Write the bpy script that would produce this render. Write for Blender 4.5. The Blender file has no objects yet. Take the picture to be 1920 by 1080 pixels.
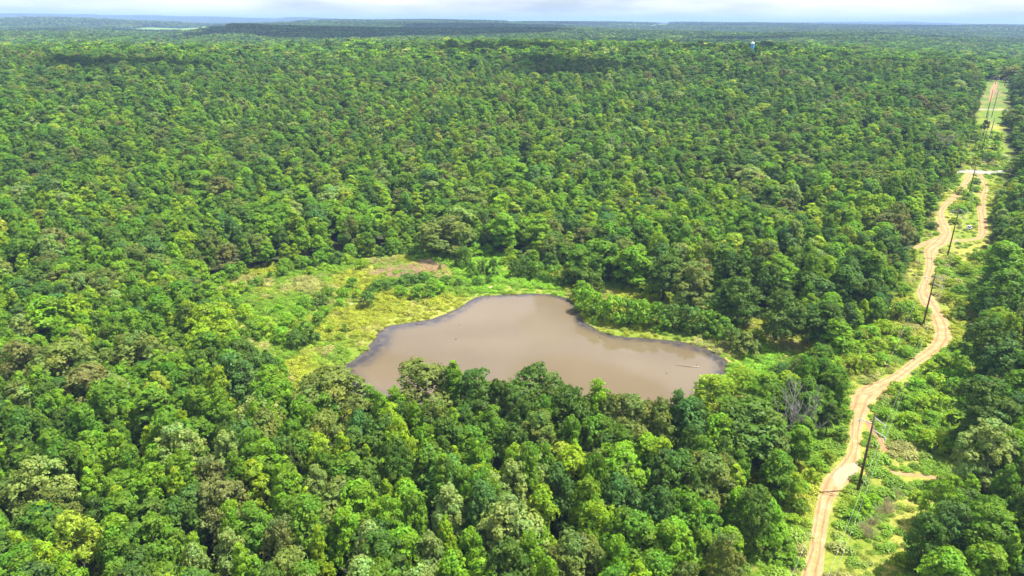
import bpy, math, random
import numpy as np
from mathutils import Matrix, Vector
R_ = math.radians
S = bpy.context.scene
COL = S.collection
random.seed(7)
RNG = np.random.default_rng(11)

# ------------------------------------------------------------------ camera, sky, sun, exposure
F_PX = 1280.0; PITCH = R_(21.3); ROLL = R_(0.30); CAM = np.array([0.0, 0.0, 100.0])
cr, sr, cp, sp = math.cos(ROLL), math.sin(ROLL), math.cos(PITCH), math.sin(PITCH)
RT = np.array([1.0, 0, 0]); UP = np.array([0, sp, cp]); FW = np.array([0, cp, -sp])
AX = RT*cr + UP*sr; AY = -RT*sr + UP*cr
cam_d = bpy.data.cameras.new("camera"); cam = bpy.data.objects.new("camera", cam_d); COL.objects.link(cam)
cam_d.sensor_width = 36; cam_d.lens = 24.0; cam_d.clip_start = 1; cam_d.clip_end = 60000
m = Matrix.Identity(4)
for i in range(3):
    m[i][0] = AX[i]; m[i][1] = AY[i]; m[i][2] = -FW[i]; m[i][3] = CAM[i]
cam.matrix_world = m
S.camera = cam
S.render.resolution_x = 1024; S.render.resolution_y = 576
SUN_EL = 64.0; SUN_AZ = 84.0          # degrees; azimuth from +Y (ahead), negative = to the left
sdir = Vector((math.sin(R_(SUN_AZ))*math.cos(R_(SUN_EL)), math.cos(R_(SUN_AZ))*math.cos(R_(SUN_EL)), math.sin(R_(SUN_EL))))
sun_d = bpy.data.lights.new("sun", 'SUN'); sun = bpy.data.objects.new("sun", sun_d); COL.objects.link(sun)
sun_d.energy = 5.0; sun_d.angle = R_(0.53); sun_d.color = (1.0, 0.955, 0.88)
sun.rotation_euler = (-sdir).to_track_quat('-Z', 'Y').to_euler()
S.view_settings.view_transform = 'Standard'; S.view_settings.look = 'None'
S.view_settings.exposure = 1.22; S.view_settings.gamma = 1
HAZE = 1.0e-4

W = bpy.data.worlds.new("World"); S.world = W; W.use_nodes = True
nt = W.node_tree; nt.nodes.clear()
def N(nt, t, **kw):
    n = nt.nodes.new(t)
    for k, v in kw.items():
        if hasattr(n, k): setattr(n, k, v)
    return n
out = N(nt, 'ShaderNodeOutputWorld'); bg = N(nt, 'ShaderNodeBackground'); bg.inputs[1].default_value = 0.092
sky = N(nt, 'ShaderNodeTexSky'); sky.sky_type = 'NISHITA'; sky.sun_disc = False
sky.sun_elevation = R_(SUN_EL); sky.sun_rotation = R_(SUN_AZ); sky.altitude = 200; sky.dust_density = 1.5; sky.ozone_density = 2.0
tc = N(nt, 'ShaderNodeTexCoord'); mp = N(nt, 'ShaderNodeMapping'); mp.inputs['Scale'].default_value = (1, 1, 7)
nz = N(nt, 'ShaderNodeTexNoise'); nz.inputs['Scale'].default_value = 4.0; nz.inputs['Detail'].default_value = 6; nz.inputs['Roughness'].default_value = 0.55
rp = N(nt, 'ShaderNodeValToRGB'); rp.color_ramp.elements[0].position = 0.36; rp.color_ramp.elements[1].position = 0.60
mx = N(nt, 'ShaderNodeMix', data_type='RGBA'); mx.inputs[7].default_value = (7.4, 7.1, 7.2, 1)
ml = N(nt, 'ShaderNodeMath', operation='MULTIPLY'); ml.inputs[1].default_value = 0.9
L = nt.links.new
L(tc.outputs['Generated'], mp.inputs[0]); L(mp.outputs[0], nz.inputs[0]); L(nz.outputs[0], rp.inputs[0]); L(rp.outputs[0], ml.inputs[0])
L(ml.outputs[0], mx.inputs[0]); L(sky.outputs[0], mx.inputs[6]); L(mx.outputs[2], bg.inputs[0]); L(bg.outputs[0], out.inputs[0])

S.cycles.max_bounces = 5; S.cycles.diffuse_bounces = 3; S.cycles.transmission_bounces = 3; S.cycles.glossy_bounces = 2
S.cycles.volume_bounces = 0; S.cycles.transparent_max_bounces = 6

# ------------------------------------------------------------------ pixel <-> world helpers (photo pixels, 1920 x 1080)
def ray(px, py):
    d = AX*((px-960)/F_PX) + AY*(-(py-540)/F_PX) + FW
    return d/np.linalg.norm(d)
def project(p):
    v = np.atleast_2d(np.asarray(p, float)) - CAM
    z = v@FW; z = np.where(z < 1e-3, 1e-3, z)
    return 960 + F_PX*(v@AX)/z, 540 - F_PX*(v@AY)/z, z
def at(px, py, z=0.0):
    d = ray(px, py); t = (z-CAM[2])/d[2]
    return CAM + d*t
def smooth(a, b, x):
    t = np.clip((x-a)/(b-a), 0, 1); return t*t*(3-2*t)
def vhash(ix, iy, seed):
    n = (ix.astype(np.int64)*374761393 + iy.astype(np.int64)*668265263 + seed*1442695041) & 0x7fffffff
    n = ((n ^ (n >> 13))*1274126177) & 0x7fffffff
    return ((n ^ (n >> 16)) & 0xffff)/65535.0
def vnoise(x, y, s, seed=0):
    x = np.asarray(x, float)/s; y = np.asarray(y, float)/s
    ix = np.floor(x); iy = np.floor(y); fx = x-ix; fy = y-iy
    fx = fx*fx*(3-2*fx); fy = fy*fy*(3-2*fy)
    a = vhash(ix, iy, seed); b = vhash(ix+1, iy, seed); c = vhash(ix, iy+1, seed); d = vhash(ix+1, iy+1, seed)
    return (a*(1-fx)+b*fx)*(1-fy) + (c*(1-fx)+d*fx)*fy
def fbm(x, y, s, seed=0, o=3):
    r = 0; a = 0.5; t = 0
    for k in range(o):
        r = r + a*vnoise(x, y, s/2**k, seed+k*17); t += a; a *= 0.5
    return r/t

RIDGES = [  # distance, crest tree-top pixel profile (x, y), canopy height
 (950, [(-300,80),(0,78),(250,75),(480,80),(640,74),(850,69),(1000,68),(1200,74),(1380,77),(1450,77),(1600,86),(1750,97),(1850,108),(1920,116),(2250,130)], 23),
 (2500, [(-300,60),(0,60),(150,58),(330,62),(360,57),(410,49),(450,42),(500,45),(560,47),(700,49),(850,52),(960,53),(1080,53),(1200,58),(1400,63),(1500,62),(1600,61),(1750,68),(1920,76),(2250,80)], 16),
 (6200, [(-300,40),(0,37),(75,34),(200,39),(400,45),(520,43),(600,37),(750,38),(900,40),(960,44),(1060,42),(1300,43),(1440,43),(1530,45),(1640,46),(1750,48),(1920,49),(2250,50)], 15),
 (13000,[(-300,26),(0,27),(50,26),(180,29),(290,31),(400,33),(520,36),(550,33),(580,34),(640,37),(900,40),(1000,39.5),(1100,42),(1400,43),(1650,42),(1720,43),(1800,45),(1920,46.5),(2250,48)], 14)]
RP = []
for D, prof, th in RIDGES:
    xs = []; hs = []
    for px, py in prof:
        d = ray(px, py); xs.append(px); hs.append(CAM[2] + D*d[2]/math.hypot(d[0], d[1]) - th)
    RP.append((D, np.array(xs), np.array(hs)))
def height(x, y):
    x = np.asarray(x, float); y = np.asarray(y, float)
    d = np.hypot(x, y); yy = np.maximum(y, 1.0)
    px = np.clip(960 + F_PX*x/(yy*cp), -600, 2500)
    h1, h2, h3, h4 = [np.interp(px, a, b) for _, a, b in RP]
    v12 = np.minimum(h1, h2)*0.9 - 5; v23 = np.minimum(h2, h3) - 10; v34 = np.minimum(h3, h4) - 25
    kd = [0, 330, 950, 1550, 2500, 3400, 6200, 9000, 13000, 18000, 60000]
    kh = [0*d, 0*d, h1, v12, h2, v23, h3, v34, h4, h4-60, h4-150]
    r = 0*d
    for i in range(len(kd)-1):
        q = np.clip((d-kd[i])/(kd[i+1]-kd[i]), 0, 1); t = q*q*(3-2*q)
        if i == 1: t = 0.5*t+0.5*np.sin(q*math.pi/2)
        r = np.where((d >= kd[i]), kh[i]*(1-t)+kh[i+1]*t, r)
    r = np.where(y < 1, 0, r)
    far = smooth(450, 1000, d)*np.where(y > 0, 1, 0)
    r = r + far*(fbm(x, y, 420, 5, 2)-0.5)*9 + smooth(1500, 3600, d)*(fbm(x, y, 800, 9, 3)-0.5)*44
    r = r + smooth(280, 420, d)*(fbm(x, y, 120, 3, 2)-0.5)*2.4
    return r - 0.10
def hit(px, py):
    d = ray(px, py); t = 90.0
    while t < 40000:
        p = CAM + d*t
        g = float(height(p[0], p[1]))
        if p[2] <= g: break
        t += max(0.6, (p[2]-g)*0.5)
    return CAM + d*t
def in_poly(x, y, poly):
    x = np.asarray(x, float); y = np.asarray(y, float); c = np.zeros(x.shape, bool); n = len(poly)
    for i in range(n):
        x1, y1 = poly[i][0], poly[i][1]; x2, y2 = poly[i-1][0], poly[i-1][1]
        if y1 == y2: continue
        k = ((y1 > y) != (y2 > y)) & (x < (x2-x1)*(y-y1)/(y2-y1)+x1); c ^= k
    return c
def dist_line(x, y, pts):
    x = np.asarray(x, float); y = np.asarray(y, float); best = np.full(x.shape, 1e9)
    for i in range(len(pts)-1):
        ax, ay = pts[i][0], pts[i][1]; bx, by = pts[i+1][0]-ax, pts[i+1][1]-ay
        t = np.clip(((x-ax)*bx+(y-ay)*by)/(bx*bx+by*by+1e-9), 0, 1)
        best = np.minimum(best, np.hypot(x-ax-t*bx, y-ay-t*by))
    return best
def catmull(pts, n=8, closed=True):
    P = np.array([p[:3] for p in pts], float); m_ = len(P); o = []
    for i in range(m_ if closed else m_-1):
        if closed: a, b, c, d = P[i-1], P[i], P[(i+1) % m_], P[(i+2) % m_]
        else: a, b, c, d = P[max(i-1, 0)], P[i], P[i+1], P[min(i+2, m_-1)]
        for k in range(n):
            t = k/n
            o.append(0.5*((2*b)+(-a+c)*t+(2*a-5*b+4*c-d)*t*t+(-a+3*b-3*c+d)*t**3))
    if not closed: o.append(P[-1])
    return np.array(o)
def top_at(px, py, h):
    d = ray(px, py); t = 60.0
    while t < 5000:
        p = CAM + d*t; g = float(height(p[0], p[1]))+h
        if p[2] <= g: break
        t += max(0.4, (p[2]-g)*0.5)
    p = CAM + d*t; return np.array([p[0], p[1], float(height(p[0], p[1]))])
def poly_px(l): return [hit(a, b) for a, b in l]

# ------------------------------------------------------------------ object helpers
def tag(o, label=None, cat=None, group=None, kind=None):
    if label: o['label'] = label
    if cat: o['category'] = cat
    if group: o['group'] = group
    if kind: o['kind'] = kind
    return o
def empty(name, loc=(0, 0, 0), rz=0.0):
    o = bpy.data.objects.new(name, None); COL.objects.link(o); o.location = loc; o.rotation_euler = (0, 0, rz)
    o.empty_display_size = 0.3
    return o
def link(name, me, parent=None):
    o = bpy.data.objects.new(name, me); COL.objects.link(o)
    if parent: o.parent = parent
    return o
class MB:
    def __init__(s): s.v = []; s.f = []; s.mi = []
    def add(s, vs, fs, mi=0):
        b = len(s.v); s.v += [tuple(map(float, q)) for q in vs]; s.f += [tuple(b+i for i in q) for q in fs]; s.mi += [mi]*len(fs)
    def box(s, c, d, rz=0, mi=0):
        q = []
        for z in (-1, 1):
            for x, y in ((-1, -1), (1, -1), (1, 1), (-1, 1)):
                X, Y = x*d[0]/2, y*d[1]/2
                q.append((c[0]+X*math.cos(rz)-Y*math.sin(rz), c[1]+X*math.sin(rz)+Y*math.cos(rz), c[2]+z*d[2]/2))
        s.add(q, [(3, 2, 1, 0), (4, 5, 6, 7), (0, 1, 5, 4), (1, 2, 6, 5), (2, 3, 7, 6), (3, 0, 4, 7)], mi)
    def tube(s, pts, rad, n=6, mi=0, cap=True):
        pts = [Vector(p) for p in pts]; rings = []; b = len(s.v)
        for i, p in enumerate(pts):
            t = (pts[min(i+1, len(pts)-1)]-pts[max(i-1, 0)]).normalized()
            a = t.orthogonal().normalized() if i == 0 else (pa - t*pa.dot(t)).normalized()
            pa = a; c = t.cross(a); r = rad[i] if hasattr(rad, '__len__') else rad
            for k in range(n):
                w = 2*math.pi*k/n; s.v.append(tuple(p + (a*math.cos(w)+c*math.sin(w))*r))
        for i in range(len(pts)-1):
            for k in range(n):
                s.f.append((b+i*n+k, b+i*n+(k+1) % n, b+(i+1)*n+(k+1) % n, b+(i+1)*n+k)); s.mi.append(mi)
        if cap:
            s.f.append(tuple(b+k for k in range(n))[::-1]); s.f.append(tuple(b+(len(pts)-1)*n+k for k in range(n))); s.mi += [mi, mi]
    def lathe(s, prof, n=16, c=(0, 0, 0), mi=0):
        b = len(s.v)
        for r, z in prof:
            for k in range(n):
                w = 2*math.pi*k/n; s.v.append((c[0]+r*math.cos(w), c[1]+r*math.sin(w), c[2]+z))
        for i in range(len(prof)-1):
            for k in range(n):
                s.f.append((b+i*n+k, b+i*n+(k+1) % n, b+(i+1)*n+(k+1) % n, b+(i+1)*n+k)); s.mi.append(mi)
    def mesh(s, name, mats, smooth_=False):
        me = bpy.data.meshes.new(name); me.from_pydata(s.v, [], s.f)
        for mm in (mats if isinstance(mats, (list, tuple)) else [mats]): me.materials.append(mm)
        me.polygons.foreach_set('material_index', s.mi)
        if smooth_: me.polygons.foreach_set('use_smooth', [True]*len(s.f))
        me.update(); return me
    def build(s, name, mats, parent=None, smooth_=False):
        return link(name, s.mesh(name, mats, smooth_), parent)
def fast_mesh(name, V, Fq, mat):
    """V (n,3), Fq (m,k) numpy"""
    me = bpy.data.meshes.new(name); k = Fq.shape[1]
    me.vertices.add(len(V)); me.vertices.foreach_set('co', np.asarray(V, np.float32).ravel())
    me.loops.add(Fq.size); me.loops.foreach_set('vertex_index', Fq.astype(np.int32).ravel())
    me.polygons.add(len(Fq)); me.polygons.foreach_set('loop_start', np.arange(len(Fq), dtype=np.int32)*k)
    me.update(calc_edges=True)
    if mat: me.materials.append(mat)
    return me

# ------------------------------------------------------------------ materials
def newmat(name):
    M = bpy.data.materials.new(name); M.use_nodes = True; M.node_tree.nodes.clear(); return M, M.node_tree
def foliage_mat(name, instancer=True, transl=0.36, const=None, gloss=0.012):
    M, t = newmat(name); l = t.links.new
    if const is None:
        a = N(t, 'ShaderNodeAttribute'); a.attribute_type = 'INSTANCER'; a.attribute_name = 'tint'; base = a.outputs['Color']
    else:
        a = N(t, 'ShaderNodeRGB'); a.outputs[0].default_value = (*const, 1); base = a.outputs[0]
    v = N(t, 'ShaderNodeAttribute'); v.attribute_type = 'GEOMETRY'; v.attribute_name = 'leafvar'
    mlt = N(t, 'ShaderNodeMix', data_type='RGBA', blend_type='MULTIPLY'); mlt.inputs[0].default_value = 1
    l(base, mlt.inputs[6]); l(v.outputs['Color'], mlt.inputs[7])
    d = N(t, 'ShaderNodeBsdfDiffuse'); tr = N(t, 'ShaderNodeBsdfTranslucent'); g = N(t, 'ShaderNodeBsdfGlossy'); g.inputs['Roughness'].default_value = 0.5
    warm = N(t, 'ShaderNodeMix', data_type='RGBA', blend_type='MULTIPLY'); warm.inputs[0].default_value = 1; warm.inputs[7].default_value = (1.5, 1.35, 0.45, 1)
    l(mlt.outputs[2], d.inputs[0]); l(mlt.outputs[2], warm.inputs[6]); l(warm.outputs[2], tr.inputs[0])
    m1 = N(t, 'ShaderNodeMixShader'); m1.inputs[0].default_value = transl; l(d.outputs[0], m1.inputs[1]); l(tr.outputs[0], m1.inputs[2])
    m2 = N(t, 'ShaderNodeMixShader'); m2.inputs[0].default_value = gloss; l(m1.outputs[0], m2.inputs[1]); l(g.outputs[0], m2.inputs[2])
    o = N(t, 'ShaderNodeOutputMaterial'); l(m2.outputs[0], o.inputs[0]); return M
def noisy_mat(name, c1, c2, scale=1.0, rough=0.9, bump=0.0, detail=5, metallic=0, coord='Object', lo=0.35, hi=0.65):
    M, t = newmat(name); l = t.links.new
    tc = N(t, 'ShaderNodeTexCoord'); nz = N(t, 'ShaderNodeTexNoise'); nz.inputs['Scale'].default_value = scale; nz.inputs['Detail'].default_value = detail
    l(tc.outputs[coord], nz.inputs[0]); r = N(t, 'ShaderNodeValToRGB'); l(nz.outputs[0], r.inputs[0])
    r.color_ramp.elements[0].position = lo; r.color_ramp.elements[1].position = hi
    r.color_ramp.elements[0].color = (*c1, 1); r.color_ramp.elements[1].color = (*c2, 1)
    b = N(t, 'ShaderNodeBsdfPrincipled'); l(r.outputs[0], b.inputs['Base Color']); b.inputs['Roughness'].default_value = rough; b.inputs['Metallic'].default_value = metallic
    b.inputs['Specular IOR Level'].default_value = 0.3
    if bump:
        bp = N(t, 'ShaderNodeBump'); bp.inputs['Strength'].default_value = bump; bp.inputs['Distance'].default_value = 0.1
        l(nz.outputs[0], bp.inputs['Height']); l(bp.outputs[0], b.inputs['Normal'])
    o = N(t, 'ShaderNodeOutputMaterial'); l(b.outputs[0], o.inputs[0]); return M
M_LEAF = foliage_mat('leaf_material')
M_FAR = foliage_mat('far_leaf_material', transl=0.15, gloss=0.0)
M_WEED = foliage_mat('weed_material', transl=0.3, gloss=0.02)
M_BARK = noisy_mat('bark_material', (0.06, 0.045, 0.035), (0.14, 0.11, 0.085), 2.0, 0.95)
M_GREYWOOD = noisy_mat('dead_wood_material', (0.17, 0.155, 0.15), (0.28, 0.26, 0.25), 1.5, 0.95)
M_POLE = noisy_mat('creosote_wood_material', (0.07, 0.038, 0.026), (0.15, 0.088, 0.062), 3.0, 0.85)
M_ARM = noisy_mat('weathered_arm_material', (0.36, 0.34, 0.32), (0.48, 0.46, 0.43), 4.0, 0.8)
M_INS = noisy_mat('porcelain_material', (0.60, 0.68, 0.75), (0.75, 0.8, 0.85), 3.0, 0.3)
M_WIRE = noisy_mat('wire_material', (0.25, 0.26, 0.26), (0.34, 0.35, 0.35), 1.0, 0.45, metallic=0.3)

# ------------------------------------------------------------------ layout (traced, then standing on the ground)
POND_PX = [(632,692),(662,680),(695,655),(706,636),(718,618),(760,608),(812,600),(850,585),(880,568),(905,558),(960,554),(1012,552),(1052,558),(1076,571),(1085,590),
           (1096,609),(1130,626),(1165,634),(1205,637),(1250,641),(1300,649),(1338,663),(1361,682),(1352,704),(1325,732),(1290,765),(1220,782),(1130,788),(1030,786),(930,784),(830,778),(740,765),(672,740),(640,712)]
POND = catmull([hit(a, b) for a, b in POND_PX], 8)
CLEAR_PX = [(600,800),(560,760),(545,715),(500,690),(452,650),(420,610),(400,575),(372,550),(408,530),(480,513),(560,500),(640,488),(700,484),(768,480),(772,452),(800,450),(812,474),(870,482),
            (925,480),(960,482),(1000,512),(1070,508),(1130,528),(1210,552),(1290,574),(1370,592),(1440,608),(1490,636),(1510,675),(1490,705),(1420,745),(1360,800),(1290,820),(1100,822),(900,818),(720,812)]
CLEAR = poly_px(CLEAR_PX)
ROW_PX = [(1385,1300),(1400,1100),(1435,1000),(1465,930),(1520,865),(1580,800),(1590,750),(1555,730),(1530,690),(1570,650),(1640,620),(1672,570),(1690,520),(1705,470),(1738,425),(1752,390),(1775,350),(1806,318),(1812,290),(1822,250),(1832,210),(1838,180),(1845,152),
          (1890,152),(1894,175),(1892,205),(1884,225),(1882,260),(1896,290),(1890,325),(1880,345),(1862,390),(1856,440),(1848,470),(1840,520),(1826,570),(1806,620),(1805,680),(1815,740),(1812,800),(1795,860),(1772,910),(1745,970),(1730,1050),(1745,1120),(1740,1300)]
ROWP = poly_px(ROW_PX)
FIELDS_PX = [[(140,56),(180,54),(182,62),(145,63)], [(198,56),(210,54),(300,51),(350,52),(335,63),(270,63),(205,62)],
             [(330,63),(350,52),(400,49),(440,51),(458,55),(410,62),(372,64)], [(1200,47),(1245,44),(1290,48),(1240,54),(1205,54)], [(1322,51),(1345,48),(1370,51),(1345,58),(1328,58)],
             [(1410,75),(1450,73),(1470,75),(1430,79)]]
FIELDS = [poly_px(f) for f in FIELDS_PX]
TRACK = [(1080,1503,1544),(1040,1514,1547),(1000,1523,1550),(960,1528,1556),(925,1536,1572),(900,1545,1598),(880,1562,1612),(865,1580,1614),(845,1592,1613),(815,1594,1615),(790,1594,1622),(765,1593,1632),(742,1598,1650),(728,1612,1668),
         (714,1650,1688),(700,1676,1706),(680,1702,1732),(660,1728,1764),(645,1745,1778),(632,1751,1785),(612,1750,1781),(590,1742,1770),(565,1725,1755),(545,1720,1742),(522,1729,1746),(500,1736,1752),(484,1734,1752),(470,1732,1757),(458,1742,1775),(446,1757,1783),
         (432,1768,1783),(418,1760,1776),(400,1757,1770),(385,1764,1779),(368,1784,1798),(350,1799,1811),(336,1808,1820),(324,1815,1825)]
TL = [hit(a, y) for y, a, b in TRACK]; TR = [hit(b, y) for y, a, b in TRACK]
# run on towards the viewer, out of the frame
for k in range(4):
    TL.insert(0, TL[0]+(TL[0]-TL[2])*0.8); TR.insert(0, TR[0]+(TR[0]-TR[2])*0.8)
TMID = [(a+b)/2 for a, b in zip(TL, TR)]
BRANCH = [(1778,452,5),(1805,451,4),(1828,449,4),(1840,443,6),(1843,430,8),(1842,412,7),(1840,392,7),(1841,372,7),(1846,355,6),(1843,340,5),(1836,327,5)]
SPUR = [(1636,880,3),(1655,883,4.5),(1675,887,5.5),(1700,891,6),(1722,892,5),(1752,896,5),(1782,897,3)]
LEFTSPUR = [(1610,738,7),(1597,733,5),(1586,731,3)]
LOOP = [(1762,446,6),(1740,455,6),(1722,463,5),(1712,469,3)]
LOOP2 = [(1752,470,6),(1745,482,7),(1741,495,7)]
LOOP3 = [(1757,415,4),(1760,430,5),(1768,440,6)]
RED = [(1624,792,4),(1636,808,7),(1650,828,7),(1661,848,5)]
def seg(l): return [hit(a, b) for a, b, w in l]
def halfw(l): return [w*(hit(a, b)-CAM)@FW/F_PX for a, b, w in l]

# ------------------------------------------------------------------ ground: one sheet to the horizon
ys = [-260.0]
while ys[-1] < 520: ys.append(ys[-1]+3.0)
st = 3.0
while ys[-1] < 34000: st *= 1.035; ys.append(ys[-1]+st)
ys = np.array(ys); us = np.linspace(-1, 1, 321)
YY, UU = np.meshgrid(ys, us, indexing='ij'); XX = UU*(np.maximum(YY, 0)*1.05+330)
ZZ = height(XX, YY)
pondxy = POND[:, :2]
near = (YY < 420)
dp = np.full(XX.shape, 99.0); dp[near] = dist_line(XX[near], YY[near], np.vstack([pondxy[::4], pondxy[:1]]))
inp = in_poly(XX, YY, pondxy)
ZZ = np.where(inp, ZZ-0.9*smooth(3, 14, dp), ZZ)
nr, nc = XX.shape
idx = np.arange(nr*nc).reshape(nr, nc)
Fq = np.stack([idx[:-1, :-1], idx[:-1, 1:], idx[1:, 1:], idx[1:, :-1]], -1).reshape(-1, 4)
me = fast_mesh('ground', np.stack([XX, YY, ZZ], -1).reshape(-1, 3), Fq, None)
fx, fy = XX.ravel(), YY.ravel()
inclear = in_poly(fx, fy, CLEAR); inrow = in_poly(fx, fy, ROWP)
infield = np.zeros(fx.shape, bool)
for f in FIELDS: infield |= in_poly(fx, fy, f)
n1 = fbm(fx, fy, 14, 31); n2 = fbm(fx, fy, 40, 77); n3 = fbm(fx, fy, 5, 12)
def lerp(a, b, t): return np.array(a)[None, :]*(1-t[:, None]) + np.array(b)[None, :]*t[:, None]
forest_floor = lerp((0.035, 0.055, 0.018), (0.065, 0.065, 0.03), n1)
grass = lerp((0.17, 0.22, 0.026), (0.28, 0.275, 0.06), smooth(0.3, 0.7, n1))
grass = grass*(1-(0.6*smooth(0.5, 0.75, n2))[:, None]) + np.array((0.10, 0.19, 0.02))[None, :]*(0.6*smooth(0.5, 0.75, n2))[:, None]
colv = forest_floor.copy()
fars = np.hypot(fx, fy) > 1500
colv[fars] = (0.035, 0.055, 0.02)
g = inclear | inrow
colv[g] = grass[g]
colv[infield] = lerp((0.30, 0.27, 0.11), (0.15, 0.26, 0.06), smooth(0.4, 0.6, fbm(fx, fy, 260, 4)))[infield]
# the mown field and the bare red soil up the power-line cut
def soft(poly_or_pts, x, y, w):
    return 1 - smooth(w*0.6, w, dist_line(x, y, poly_or_pts))
mown = in_poly(fx, fy, poly_px([(1842,207),(1900,206),(1890,222),(1878,232),(1862,226),(1840,222)]))
colv[mown] = (0.12, 0.19, 0.025)
gy, gx = np.hypot(fx, fy) > 700, None
dry = in_poly(fx, fy, poly_px([(1838,150),(1892,150),(1894,203),(1836,203)]))
reedp = in_poly(fx, fy, poly_px([(690,515),(712,507),(745,503),(770,497),(785,490),(810,491),(838,497),(832,507),(800,512),(772,521),(745,523),(710,521)])); colv[reedp] = (0.30, 0.225, 0.165)
colv[dry] = lerp((0.19, 0.19, 0.06), (0.10, 0.16, 0.03), smooth(0.35, 0.6, n3))[dry]
ca = me.color_attributes.new('ground_colour', 'FLOAT_COLOR', 'POINT')
ca.data.foreach_set('color', np.hstack([colv, np.ones((len(colv), 1))]).astype(np.float32).ravel())
me.polygons.foreach_set('use_smooth', [True]*len(Fq))
Mg, t = newmat('ground_material'); l = t.links.new
a = N(t, 'ShaderNodeAttribute'); a.attribute_name = 'ground_colour'
tc = N(t, 'ShaderNodeTexCoord'); nz = N(t, 'ShaderNodeTexNoise'); nz.inputs['Scale'].default_value = 0.9; nz.inputs['Detail'].default_value = 8; nz.inputs['Roughness'].default_value = 0.7
l(tc.outputs['Object'], nz.inputs[0]); r = N(t, 'ShaderNodeValToRGB'); l(nz.outputs[0], r.inputs[0])
r.color_ramp.elements[0].position = 0.35; r.color_ramp.elements[0].color = (0.62, 0.72, 0.6, 1); r.color_ramp.elements[1].position = 0.68; r.color_ramp.elements[1].color = (1.3, 1.2, 1.25, 1)
mm = N(t, 'ShaderNodeMix', data_type='RGBA', blend_type='MULTIPLY'); mm.inputs[0].default_value = 1; l(a.outputs['Color'], mm.inputs[6]); l(r.outputs[0], mm.inputs[7])
b = N(t, 'ShaderNodeBsdfPrincipled'); l(mm.outputs[2], b.inputs['Base Color']); b.inputs['Roughness'].default_value = 1; b.inputs['Specular IOR Level'].default_value = 0.1
bp = N(t, 'ShaderNodeBump'); bp.inputs['Strength'].default_value = 0.6; bp.inputs['Distance'].default_value = 0.4; l(nz.outputs[0], bp.inputs['Height']); l(bp.outputs[0], b.inputs['Normal'])
o = N(t, 'ShaderNodeOutputMaterial'); l(b.outputs[0], o.inputs[0]); me.materials.append(Mg)
tag(link('ground', me), kind='structure')

# ------------------------------------------------------------------ pond: wet mud rim sheet, water sheet
def inset(P, dist_fn):
    n = len(P); o = []
    area = sum(P[i][0]*P[(i+1) % n][1]-P[(i+1) % n][0]*P[i][1] for i in range(n))
    sg = 1 if area > 0 else -1
    for i in range(n):
        tt = P[(i+2) % n]-P[i-2]; nn = np.array([-tt[1], tt[0]])*sg; nn /= np.linalg.norm(nn)+1e-9
        o.append(P[i][:2]+nn*dist_fn(i, P[i]))
    return np.array(o)
def sheet(name, P, z, mat):
    import bmesh
    bm = bmesh.new(); vs = [bm.verts.new((p[0], p[1], z)) for p in P]; f = bm.faces.new(vs)
    bmesh.ops.triangulate(bm, faces=[f])
    me = bpy.data.meshes.new(name); bm.to_mesh(me); bm.free()
    if me.polygons[0].normal.z < 0: me.flip_normals()
    me.materials.append(mat); return link(name, me)
POND_F = catmull([np.array([p[0], p[1], 0]) for p in POND[::2]], 4)
mud_out = inset(POND_F, lambda i, p: -0.5 - 1.0*float(vnoise(p[0], p[1], 3.0, 8)))
def rim_w(i, p):
    px, py, _ = project(p); px = px[0]; py = py[0]
    w = 0.1 + 0.6*float(vnoise(p[0], p[1], 5.0, 21))
    if px > 1240 and py < 740: w += 0.6
    return w
wat = inset(POND_F, rim_w)
M_MUD = noisy_mat('wet_mud_material', (0.035, 0.032, 0.038), (0.09, 0.075, 0.05), 1.4, 0.35, 0.4)
tag(sheet('mud_bank', mud_out, -0.05, M_MUD), kind='structure')
Mw, t = newmat('pond_water_material'); l = t.links.new
tc = N(t, 'ShaderNodeTexCoord'); nz = N(t, 'ShaderNodeTexNoise'); nz.inputs['Scale'].default_value = 0.03; nz.inputs['Detail'].default_value = 3; l(tc.outputs['Object'], nz.inputs[0])
r = N(t, 'ShaderNodeValToRGB'); l(nz.outputs[0], r.inputs[0]); r.color_ramp.elements[0].position = 0.3; r.color_ramp.elements[1].position = 0.7
r.color_ramp.elements[0].color = (0.122, 0.094, 0.054, 1); r.color_ramp.elements[1].color = (0.146, 0.112, 0.068, 1)
# shallow, clearer water towards the shore (depth is stored on the mesh)
sh = N(t, 'ShaderNodeAttribute'); sh.attribute_name = 'shallow'
nz3 = N(t, 'ShaderNodeTexNoise'); nz3.inputs['Scale'].default_value = 0.35; nz3.inputs['Detail'].default_value = 5; l(tc.outputs['Object'], nz3.inputs[0])
mth = N(t, 'ShaderNodeMath', operation='MULTIPLY'); l(sh.outputs['Fac'], mth.inputs[0])
mr = N(t, 'ShaderNodeMapRange'); mr.inputs[1].default_value = 0.3; mr.inputs[2].default_value = 0.6; mr.inputs[3].default_value = 0.25; mr.inputs[4].default_value = 1.3; l(nz3.outputs[0], mr.inputs[0]); l(mr.outputs[0], mth.inputs[1])
mc = N(t, 'ShaderNodeMix', data_type='RGBA'); l(mth.outputs[0], mc.inputs[0]); l(r.outputs[0], mc.inputs[6]); mc.inputs[7].default_value = (0.05, 0.045, 0.05, 1)
b = N(t, 'ShaderNodeBsdfPrincipled'); l(mc.outputs[2], b.inputs['Base Color']); b.inputs['Roughness'].default_value = 0.06; b.inputs['IOR'].default_value = 1.46
nz2 = N(t, 'ShaderNodeTexNoise'); nz2.inputs['Scale'].default_value = 1.2; nz2.inputs['Detail'].default_value = 3; l(tc.outputs['Object'], nz2.inputs[0])
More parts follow.
